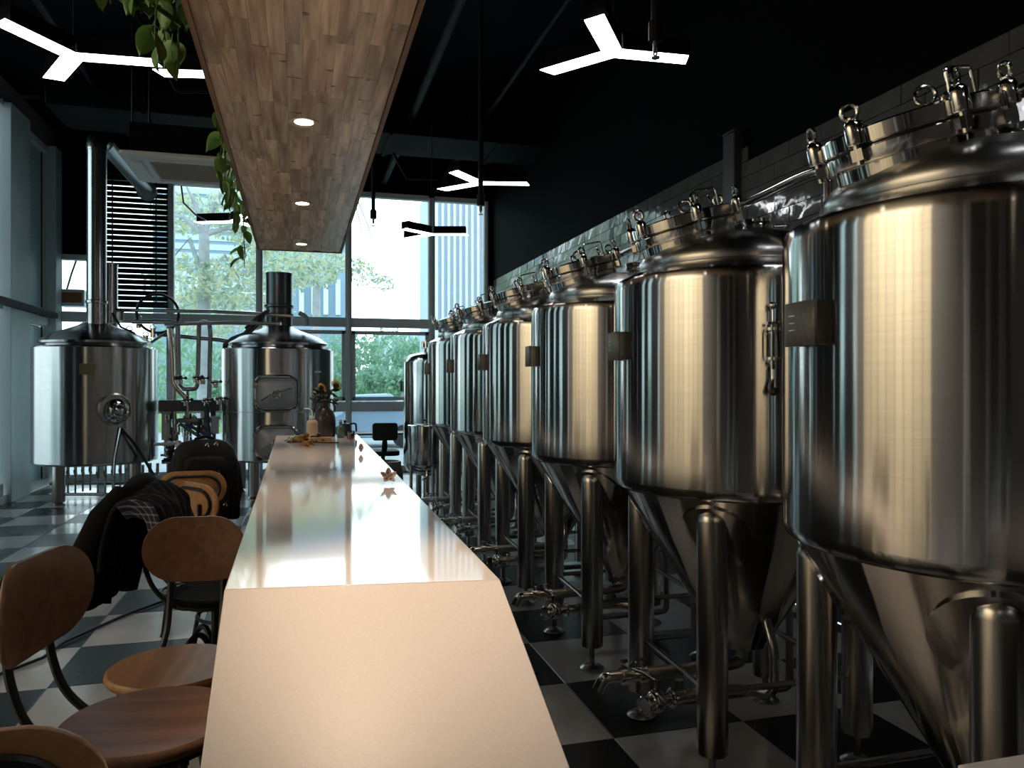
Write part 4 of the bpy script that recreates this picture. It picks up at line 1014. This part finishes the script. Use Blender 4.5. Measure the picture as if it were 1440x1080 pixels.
# ---------------------------------------------------------------- chairs
def bar_chair(label, x, y, rz, h, wmat, backmat=None, lean=.0, back_h=.33, W=.37):
    """seat centre x,y; the chair faces local +Y, backrest at -Y; rz turns it"""
    t = thing('bar_chair', label, 'chair', (x, y, 0), rz, 'wood and black metal bar chairs')
    bm = backmat or wmat
    obj('seat', MB().lathe([(0, h - .030), (.165, h - .030), (.177, h - .024), (.182, h - .014), (.180, h - .005), (.174, h), (.10, h - .004), (0, h - .006)], 48), wmat, t, ang=40)
    obj('seat_pan', MB().lathe([(0, h - .055), (.13, h - .055), (.155, h - .045), (.16, h - .031), (0, h - .031)], 36), BLACKM, t)
    zc = h + back_h; H, rr = .205, .10
    def curve(xx, zz, off): return Vector((xx, -.19 - lean * (zz - h) + xx * xx * 1.1 - .055 + off, zz))
    b = MB(); out = rrect(W, H, rr, 8); n = len(out)
    # curved board: centre strip grid clipped to outline, via scaled rings
    rings = [(1.0, .0), (1.0, .014), (.985, .016)]
    vs = []; fs = []
    layers = [(k / 6, 0.0) for k in range(1, 7)]
    front = [curve(0, zc, .016)]; backv = [curve(0, zc, 0)]
    for k in range(1, 7):
        s = k / 6; e = .003 if k == 6 else 0
        front += [curve(px * s * (1 - e * 4), zc + py * s * (1 - e * 4), .016 - e * .8) for px, py in out]
        backv += [curve(px * s * (1 - e * 4), zc + py * s * (1 - e * 4), e * .8) for px, py in out]
    def disc(base, flip):
        f_ = []
        for i in range(n):
            j = (i + 1) % n; f_.append((base, base + 1 + i, base + 1 + j))
        for k in range(5):
            for i in range(n):
                j = (i + 1) % n; a = base + 1 + k * n
                f_.append((a + i, a + n + i, a + n + j, a + j))
        return [q[::-1] for q in f_] if flip else f_
    nf = len(front); vs = front + backv
    fs = disc(0, True) + disc(nf, False)
    a, c = 1 + 5 * n, nf + 1 + 5 * n
    mid0 = len(vs); vs += [curve(px, zc + py, .008) for px, py in out]
    for i in range(n):
        j = (i + 1) % n; fs.append((a + i, a + j, mid0 + j, mid0 + i)); fs.append((mid0 + i, mid0 + j, c + j, c + i))
    b._add(vs, fs); obj('backrest', b, bm, t, ang=50)
    loop = [curve(px * .80, zc + py * .72, -.008) for px, py in out]
    fr_ = obj('back_frame', MB().tube(loop, .0085, 8, closed=True), BLACKM, t)
    for sx in (-1, 1):
        obj('upright', MB().tube(fillet([curve(sx * .08, zc, -.01), curve(sx * .08, zc - H / 2 - .02, -.008), (sx * .08, -.215, h + .03), (sx * .09, -.13, h - .05), (sx * .05, -.02, h - .06)], .05, 5), .0095, 8), BLACKM, t)
    obj('screw_post', MB().cyl((0, 0, h - .30), (0, 0, h - .05), .017, 14).cyl((0, 0, h - .34), (0, 0, h - .26), .034, 16), BLACKM, t)
    hubz = h - .22
    for k in range(4):
        a = PI / 4 + k * PI / 2; ca, sa = math.cos(a), math.sin(a)
        prof = [(.03, hubz - .08), (.035, hubz + .02), (.075, hubz + .065), (.13, hubz + .03), (.165, hubz - .08), (.20, hubz * .45), (.225, .012)]
        obj('leg', MB().tube(fillet([(r_ * ca, r_ * sa, z_) for r_, z_ in prof], .05, 4), .0115, 8).cyl((.225 * ca, .225 * sa, 0), (.225 * ca, .225 * sa, .014), .016, 10), BLACKM, t)
    obj('foot_ring', MB().torus((0, 0, .22), .19, .009, (0, 0, 1), 36, 8), BLACKM, t)
    obj('leg_ring', MB().torus((0, 0, hubz - .10), .155, .007, (0, 0, 1), 30, 8), BLACKM, t)
    return t
# rz: backrest (local -Y) direction; facing +X (toward bar) -> rz = -90deg
chA = bar_chair('nearest chair, back of its rim cropped at the bottom left corner', -.405, 1.20, math.radians(2), .65, CHO, CHO, back_h=.315)
chB = bar_chair('dark seated chair beside the sloping bar end, backrest turned side on', -.305, 1.78, math.radians(-101), .74, CHB, CHD, back_h=.25)
chC = bar_chair('second seat from camera, backrest facing the camera head on', -.34, 2.37, math.radians(173), .65, CHW, CHD, back_h=.28, W=.31)
chD = bar_chair('chair hidden under the black coats, only its black curved legs show', -.32, 3.28, math.radians(-95), .63, CLOTH, CHD, back_h=.24)
chE = bar_chair('chair seen from behind with the backpack on its seat', -.60, 4.95, math.radians(3), .61, CHO, CHO, back_h=.24)
chF = bar_chair('chair half turned, its looped back overlapping the backpack chair', -.33, 4.38, math.radians(-55), .61, CHO, CHO, back_h=.23)

# ---------------------------------------------------------------- coats and backpack
def drape(name, label, cat, root, width, front, rear, flare, seed, m, ztop, bulge=.045, nfold=5, skew=0):
    r = random.Random(seed); ph = [r.uniform(0, 6) for _ in range(6)]
    t = thing(name, label, cat, root.location, root.rotation_euler.z)
    def P(u, v):
        # u along path 0 front bottom -> 1 rear bottom ; v across width
        x = (v - .5) * width
        L = front + rear; s = u * L
        hang = 0
        if s < front: d = front - s; side = 1
        else: d = s - front; side = -1
        k = min(1, d / .05)
        y = -.225 + side * (bulge * math.sin(min(1, d / .07) * PI / 2)) + (side * flare * (d / max(front, rear)) ** 1.3)
        z = ztop - d * (1 - .04 * math.sin(v * 7 + ph[0])) + .035 * math.cos(v * PI - PI / 2) * (1 - k) 
        fold = .018 * math.sin(v * 2 * PI * nfold * .5 + ph[1] + 2 * d) * min(1, d / .15) + .012 * math.sin(v * 17 + ph[2] + 9 * d) * min(1, d / .1)
        x2 = x * (1 - .25 * math.exp(-(d / .12) ** 2) * 0 + .18 * d / .4) + .018 * math.sin(d * 14 + ph[3]) + skew * d
        z += -.03 * abs(math.sin(v * 9 + ph[4])) * (d / max(front, rear))
        return Vector((x2, y + side * abs(fold) + .006 * math.sin(31 * v + 22 * u), z))
    o = obj('body', MB().grid(P, 60, 36), m, t, ang=180)
    s = o.modifiers.new('solid', 'SOLIDIFY'); s.thickness = .014; s.offset = 0
    return t
cz = .63 + .24 + .205 / 2 + .03
coat = drape('winter_coat', 'heavy black coat draped over a chair back beside the bar', 'coat', chD, .38, .26, .40, .10, 4, CLOTH, cz + .035, .065)
b = MB(); b.tube([(-.20, -.28, cz - .05), (-.14, -.29, cz + .02), (-.06, -.28, cz + .045), (.04, -.27, cz + .05), (.12, -.28, cz + .03), (.19, -.28, cz - .06)], [.03, .045, .048, .048, .045, .03], 14)
obj('collar', b, CLOTH, coat)
for pts, rs in (([(-.13, -.28, cz + .03), (-.19, -.33, cz - .06), (-.20, -.37, cz - .18), (-.16, -.37, cz - .30), (-.12, -.36, cz - .39)], [.05, .065, .06, .055, .035]),
                ([(.12, -.30, cz + .03), (.19, -.35, cz - .05), (.21, -.40, cz - .17), (.20, -.42, cz - .28), (.17, -.41, cz - .37)], [.05, .06, .06, .05, .035])):
    obj('sleeve', MB().tube(fillet(pts, .1, 4)[0:1] + [Vector(p) for p in pts[1:]], rs, 16), CLOTH, coat)
obj('zip', MB().box((-.22, -.36, cz - .21), (.004, .012, .03)), POLISH, coat)
PLA = None
m, n_, b_, out_ = new_mat('plaid_lining'); t_ = n_.nodes.new('ShaderNodeTexCoord'); sp = n_.nodes.new('ShaderNodeSeparateXYZ')
n_.links.new(t_.outputs['Generated'], sp.inputs[0])
acc = None
for idx, sc_ in ((0, 5), (2, 9)):
    mu = n_.nodes.new('ShaderNodeMath'); mu.operation = 'MULTIPLY'; mu.inputs[1].default_value = sc_; n_.links.new(sp.outputs[idx], mu.inputs[0])
    fr2 = n_.nodes.new('ShaderNodeMath'); fr2.operation = 'FRACT'; n_.links.new(mu.outputs[0], fr2.inputs[0])
    lt = n_.nodes.new('ShaderNodeMath'); lt.operation = 'LESS_THAN'; lt.inputs[1].default_value = .22; n_.links.new(fr2.outputs[0], lt.inputs[0])
    if acc is None: acc = lt
    else:
        ad = n_.nodes.new('ShaderNodeMath'); ad.operation = 'ADD'; n_.links.new(acc.outputs[0], ad.inputs[0]); n_.links.new(lt.outputs[0], ad.inputs[1]); acc = ad
rp = n_.nodes.new('ShaderNodeValToRGB'); rp.color_ramp.elements[0].color = (.012, .014, .04, 1); rp.color_ramp.elements[1].color = (.30, .30, .36, 1)
hf = n_.nodes.new('ShaderNodeMath'); hf.operation = 'MULTIPLY'; hf.inputs[1].default_value = .5; n_.links.new(acc.outputs[0], hf.inputs[0])
n_.links.new(hf.outputs[0], rp.inputs[0]); n_.links.new(rp.outputs[0], b_.inputs['Base Color']); b_.inputs['Roughness'].default_value = .85
PLAID = m
j = thing('lined_jacket', 'black jacket with a navy plaid lining hung beside the coat', 'jacket', (-.385, 3.06, -.03), math.radians(-95))
def PJ(u, v):
    a = (u - .5) * 2.9; x = (v - .5) * .26
    return Vector((x + .01 * math.sin(9 * u), -.16 + .12 * math.sin(a) * -1 + .012 * math.sin(v * 15), .93 + .13 * math.cos(a) - .42 * max(0, abs(u - .5) - .22) + .01 * math.sin(v * 21 + u * 8)))
o = obj('body', MB().grid(PJ, 34, 16), CLOTH, j, ang=180); s = o.modifiers.new('solid', 'SOLIDIFY'); s.thickness = .016; s.offset = 0
def PK(u, v):
    a = (u * .66 - .5) * 2.9 + .0; f = 1.06 - .5 * v
    return Vector((.155 + .012 * math.sin(5 * u) - .03 * v, -.16 - .12 * f * math.sin(a), .93 + .13 * f * math.cos(a) - .42 * max(0, abs(u * .66 - .5) - .22) + .008))
o = obj('lining', MB().grid(PK, 20, 6), PLAID, j, ang=180); o['label'] = 'navy and white plaid lining'
o.modifiers.new('solid', 'SOLIDIFY').thickness = .004

bp_ = thing('backpack', 'black backpack standing on a chair seat in front of the second kettle', 'backpack', (-.55, 5.0, .612), math.radians(8))
b = MB(); W_, D_, H_ = .38, .20, .50
def sup(x0, y0, w, d, h, z0, b, taper=.82, n=28, e=.45):
    prof = [(0.0, .0), (.05, .9), (.12, 1.0), (.5, 1.02), (.75, .97), (.9, .86), (.97, .68), (1.0, .4)]
    vs = []; fs = []
    for t_, s_ in [(0, .6)] + prof[1:]:
        for k in range(n):
            q = 2 * PI * k / n; cx, sx_ = math.cos(q), math.sin(q)
            vs.append((x0 + w / 2 * s_ * math.copysign(abs(cx) ** e, cx), y0 + d / 2 * s_ * math.copysign(abs(sx_) ** e, sx_), z0 + h * t_))
    m_ = len(prof)
    for i in range(m_ - 1):
        for k in range(n):
            l = (k + 1) % n; fs.append((i * n + k, i * n + l, (i + 1) * n + l, (i + 1) * n + k))
    fs.append(tuple(range(n))[::-1]); fs.append(tuple((m_ - 1) * n + k for k in range(n)))
    b._add(vs, fs)
sup(0, 0, W_, D_, H_, 0, b); obj('main_pack', b, NYLON, bp_, ang=70)
b = MB(); sup(0, -.12, .26, .09, .27, .02, b); obj('front_pocket', b, NYLON, bp_, ang=70)
b = MB(); sup(0, -.11, .24, .07, .13, .28, b); obj('top_pocket', b, NYLON, bp_, ang=70)
obj('carry_handle', MB().tube([(-.07, .02, .46), (-.05, .01, .505), (0, 0, .52), (.05, .01, .505), (.07, .02, .46)], .010, 8), NYLON, bp_)
for sx in (-1, 1):
    obj('shoulder_strap', MB().tube([(sx * .15, .06, .42), (sx * .19, .02, .33), (sx * .205, .0, .2), (sx * .18, .03, .06)], .016, 8), NYLON, bp_)
    obj('side_pocket', (lambda bb: (sup(sx * .165, 0, .07, .15, .2, .01, bb), bb)[1])(MB()), NYLON, bp_, ang=70)
for k, (x, z) in enumerate(((-.07, .30), (.06, .31), (.0, .47), (.05, .475), (.1, .12))):
    obj('zip_pull', MB().tube([(x, -.16 if z < .4 else -.1, z), (x + .012, -.165 if z < .4 else -.105, z + .016), (x + .02, -.165 if z < .4 else -.105, z - .008)], .0045, 6), POLISH, bp_)

# cable on the floor
fc = [at_y(0, 952, 1)] * 0
def fpt(px, py, z=.012):
    d = (EYE - z) * 1080 / (py - 540); p = at(px, py, d); return p
tag(obj('floor_cable', MB().tube([fpt(*q) for q in ((-60, 985), (0, 948), (60, 925), (90, 903), (130, 885), (180, 863), (230, 845), (262, 836))], .009, 8), GASK), 'black cable snaking across the checkered floor beside the chairs', 'cable')

# ---------------------------------------------------------------- things at the far end of bar
def on_bar(px, y):
    """point on the bar top under column px at depth y"""
    a = math.atan((px - 720) / 1080) + TH
    return Vector((math.tan(a) * y, y, zb(y) + .001))
v = thing('ceramic_jug', 'big brown black stoneware jug holding flowers at the far end of the bar', 'vase', on_bar(456, 5.92))
JUG = mat('stoneware', (.03, .022, .018), .28, noise=(.3, 14))
obj('body', MB().lathe([(0, 0), (.078, 0), (.082, .01), (.084, .11), (.080, .15), (.066, .185), (.045, .207), (.034, .222), (.033, .262), (.040, .268), (.038, .272), (.028, .27), (.026, .22), (0, .21)], 36), JUG, v)
for sx in (-1, 1): obj('ear_handle', MB().tube([(sx * .035, 0, .255), (sx * .062, 0, .25), (sx * .078, 0, .22), (sx * .074, 0, .18)], .007, 8), JUG, v)
fv = thing('flower_bunch', 'dried sunflowers with dark leaves standing in the stoneware jug', 'flowers', on_bar(456, 5.92) + Vector((0, 0, .215)))
YEL = mat('sunflower_yellow', (.55, .36, .03), .6); DKG = mat('dark_leaf', (.012, .022, .012), .6); BRN = mat('seed_brown', (.03, .018, .01), .8)
for k, (x, y, z, sc_) in enumerate(((.085, -.02, .165, 1.0), (-.02, -.02, .15, .7), (-.07, 0, .10, .5))):
    st_ = obj('stem', MB().tube([(0, 0, 0), (x * .4, y, z * .5), (x, y, z)], .004, 6), DKG, fv)
    b = MB(); b.T = Matrix.Translation((x, y, z)) @ Matrix.Rotation(-.9, 4, 'X') @ Matrix.Rotation(.5, 4, 'Y') @ Matrix.Scale(sc_, 4)
    b.lathe([(0, -.012), (.02, -.008), (.026, .004), (.02, .012), (0, .014)], 16); obj('seed_head', b, BRN, fv)
    b2_ = MB(); b2_.T = b.T
    for q in range(14):
        a = q * 2 * PI / 14; ca, sa = math.cos(a), math.sin(a); px_, py_ = -sa, ca
        b2_._add([(ca * .02, sa * .02, 0), (ca * .036 + px_ * .007, sa * .036 + py_ * .007, .004), (ca * .052, sa * .052, .012), (ca * .036 - px_ * .007, sa * .036 - py_ * .007, .004)], [(0, 1, 2, 3)])
    o = obj('petals', b2_, YEL if k != 2 else mat('cream_petal', (.5, .45, .3), .7), fv); o.modifiers.new('solid', 'SOLIDIFY').thickness = .002
r9 = random.Random(2)
for k in range(22):
    b = MB(); p = Vector((r9.uniform(-.07, .06), r9.uniform(-.04, .04), r9.uniform(.05, .16))); u = Vector((r9.gauss(0, 1), r9.gauss(0, 1), r9.gauss(0, .6))).normalized(); w = u.orthogonal().normalized()
    b._add([p, p + u * .03 + w * .02, p + u * .075, p + u * .03 - w * .02], [(0, 1, 2, 3)]); b.tube([(0, 0, 0), p], .002, 5)
    o = obj('leaf', b, DKG, fv); o.modifiers.new('solid', 'SOLIDIFY').thickness = .002
wb = thing('wash_bottle', 'cream plastic wash bottle with a bent spout before the stoneware jug', 'bottle', on_bar(439, 5.62))
obj('body', MB().lathe([(0, 0), (.037, 0), (.040, .004), (.040, .115), (.036, .130), (.022, .143), (.018, .145), (.018, .165), (0, .166)], 28), mat('cream_plastic', (.62, .48, .34), .4), wb)
obj('cap', MB().cyl((0, 0, .150), (0, 0, .170), .020, 18), WHITEP, wb)
obj('spout', MB().tube(fillet([(0, 0, .17), (0, 0, .205), (-.02, 0, .222), (-.055, -.01, .22)], .02), .004, 8), WHITEP, wb)
# small wooden dish and figures
tr = thing('wooden_box', 'small pale wooden box with dark marks in front of the jug', 'box', on_bar(448, 5.42))
obj('box_body', MB().box((.01, 0, .017), (.15, .07, .034)), wood('pale_box_wood', (.6, .33, .15), (.75, .46, .24), .5), tr, bevel=.002)
b = MB(); b.T = Matrix.Translation((.03, -.0355, .015))
for a in range(4): b.tube([(-.012 * math.cos(a * PI / 4), 0, -.008 * math.sin(a * PI / 4)), (.012 * math.cos(a * PI / 4), 0, .008 * math.sin(a * PI / 4))], .0012, 5)
obj('dark_emblem', b, BRN, tr)
GLZ = mat('amber_glaze', (.30, .12, .02), .2, noise=(.6, 60)); DGL = mat('dark_glaze', (.03, .012, .012), .15)
for k, (px, y, lab, mm, s_) in enumerate(((423, 5.42, 'amber glazed lump figurine at the left of the far end items', GLZ, 1.0), (441, 5.44, 'dark glossy red black figurine leaning on the wooden box', DGL, .9), (432, 5.14, 'dark amber glazed figurine lying nearest the camera on the bar', GLZ, .7), (409, 5.5, 'grey metal clip tool behind the amber figurine', SATIN, .7))):
    t = thing('glazed_figurine', lab, 'figurine', on_bar(px, y)); s_ *= 1.45; b = MB(); b.T = Matrix.Scale(s_, 4)
    b.ball((0, 0, .018), .024, 14, .75)
    o = obj('body', b, mm, t)
    b = MB(); b.T = Matrix.Scale(s_, 4); b.ball((.026, -.006, .034), .013, 12); obj('head', b, mm, t)
    for q in range(4):
        a = .5 + q * 1.5; b = MB(); b.T = Matrix.Scale(s_, 4); b.tube([(.014 * math.cos(a), .014 * math.sin(a), .014), (.038 * math.cos(a), .038 * math.sin(a), .012), (.046 * math.cos(a), .046 * math.sin(a), .003)], [.008, .006, .004], 7); obj('leg', b, mm, t)
pl = thing('tea_tray', 'thin dark wooden tray lying under the figurines', 'tray', on_bar(425, 5.34))
tag(pl, 'thin dark twig like stick lying across the bar by the figurines', 'stick')
pl.name = 'stick'; obj('shaft', MB().tube([(-.10, .10, .004), (0, .09, .006), (.16, -.02, .004), (.24, -.03, .004)], .004, 6), BRN, pl)
cu = thing('plastic_cup', 'clear plastic cup with red drink at the far right bar end', 'cup', on_bar(493, 5.60))
obj('cup_wall', MB().lathe([(.022, 0), (.030, .058), (.032, .060), (.0285, .058), (.021, .003), (0, .003), (0, 0)], 24), CLEAR, cu)
obj('drink', MB().lathe([(0, .004), (.0205, .004), (.0265, .042), (0, .042)], 20), mat('red_drink', (.28, .012, .012), .15), cu)
gb_ = thing('green_bottle', 'small clear green glass bottle behind the plastic cup', 'bottle', on_bar(479, 5.75))
obj('body', MB().lathe([(0, 0), (.026, 0), (.028, .005), (.028, .07), (.012, .092), (.011, .118), (.013, .12), (0, .121)], 24), mat('green_glass', (.25, .5, .35), .1, trans=.7), gb_)
obj('cap', MB().cyl((0, 0, .118), (0, 0, .134), .013, 14), WHITEP, gb_)
kt = thing('black_kettle', 'black gooseneck pouring kettle behind the green bottle', 'kettle', on_bar(485, 5.93))
obj('body', MB().lathe([(0, 0), (.05, 0), (.052, .005), (.043, .085), (.036, .093), (0, .098)], 28), BLACKM, kt)
obj('handle', MB().tube(fillet([(.036, 0, .088), (.082, 0, .096), (.085, 0, .03)], .03), .007, 8), BLACKM, kt)
obj('knob', MB().ball((0, 0, .108), .011), BLACKM, kt)
PET = mat('dried_petal', (.55, .40, .38), .6)
for k, (px, py, lab, spn) in enumerate(((508, 638, 'small grey petal lying on the bar, farther of the two', 1), (547, 681, 'pinkish five lobed dried blossom lying on the bar', 5))):
    z = None
    for it in range(4000):
        y = 2 + it * .001; p = Vector((math.tan(math.atan((px - 720) / 1080) + TH) * y, y)); zc_ = p.y * CT + p.x * ST
        if 540 + (EYE - zb(y)) * 1080 / zc_ <= py: break
    t = thing('fallen_blossom' if spn > 1 else 'fallen_petal', lab, 'petal', (p.x, p.y, zb(y) + .001))
    for q in range(spn):
        a = q * 2 * PI / 5 + .3; b = MB(); b.T = Matrix.Translation((0, .02, .024 if spn > 1 else .004)) @ Matrix.Rotation(math.radians(52), 4, 'X') @ Matrix.Rotation(a if spn > 1 else PI / 2, 4, 'Z') @ Matrix.Scale(1.05 if spn > 1 else 1.3, 4)
        def PP(u, v): w_ = .011 * math.sin(PI * (.1 + .85 * u)); return Vector((.034 * u, (v - .5) * 2 * w_, .003 + .016 * u * u + .008 * (v - .5) ** 2 * 4))
        o = obj('petal', b.grid(PP, 6, 4), PET, t, ang=180); o.modifiers.new('solid', 'SOLIDIFY').thickness = .0015
# black office stool beyond the bar end
ot = thing('task_chair', 'black task chair with a low padded back beyond the far bar end', 'chair', tuple(at(540, 700, 9.3)))
ot.location.z = 0; 
obj('backrest', MB().prism(rrect(.30, .21, .035), .05, Matrix.Translation((0, -.10, .88)) @ Matrix.Rotation(PI / 2, 4, 'X')), NYLON, ot, bevel=.012)
obj('back_post', MB().tube([(0, -.1, .86), (0, -.08, .70), (0, .02, .60)], [.022, .035, .03], 10), NYLON, ot)
obj('seat', MB().prism(rrect(.38, .38, .08), .06, Matrix.Translation((0, .12, .58))), NYLON, ot, bevel=.015)
obj('gas_post', MB().cyl((0, .12, .1), (0, .12, .58), .025, 12), BLACKM, ot)
for k in range(5):
    a = k * 2 * PI / 5; l = obj('base_arm', MB().tube([(0, .12, .12), (.24 * math.cos(a), .12 + .24 * math.sin(a), .06)], .016, 8), BLACKM, ot)
    obj('caster', MB().cyl((.24 * math.cos(a) - .012, .12 + .24 * math.sin(a), .028), (.24 * math.cos(a) + .012, .12 + .24 * math.sin(a), .028), .028, 14), BLACKM, l)
st2 = thing('side_table', 'thin dark table against the far window behind the task chair', 'table', (.55 + .75, 10.9, 0))
obj('tabletop', MB().box((0, 0, .76), (1.3, .5, .025)), BLACKM, st2)
for sx in (-1, 1):
    for sy in (-1, 1): obj('leg', MB().box((sx * .6, sy * .2, .374), (.03, .03, .748)), BLACKM, st2)
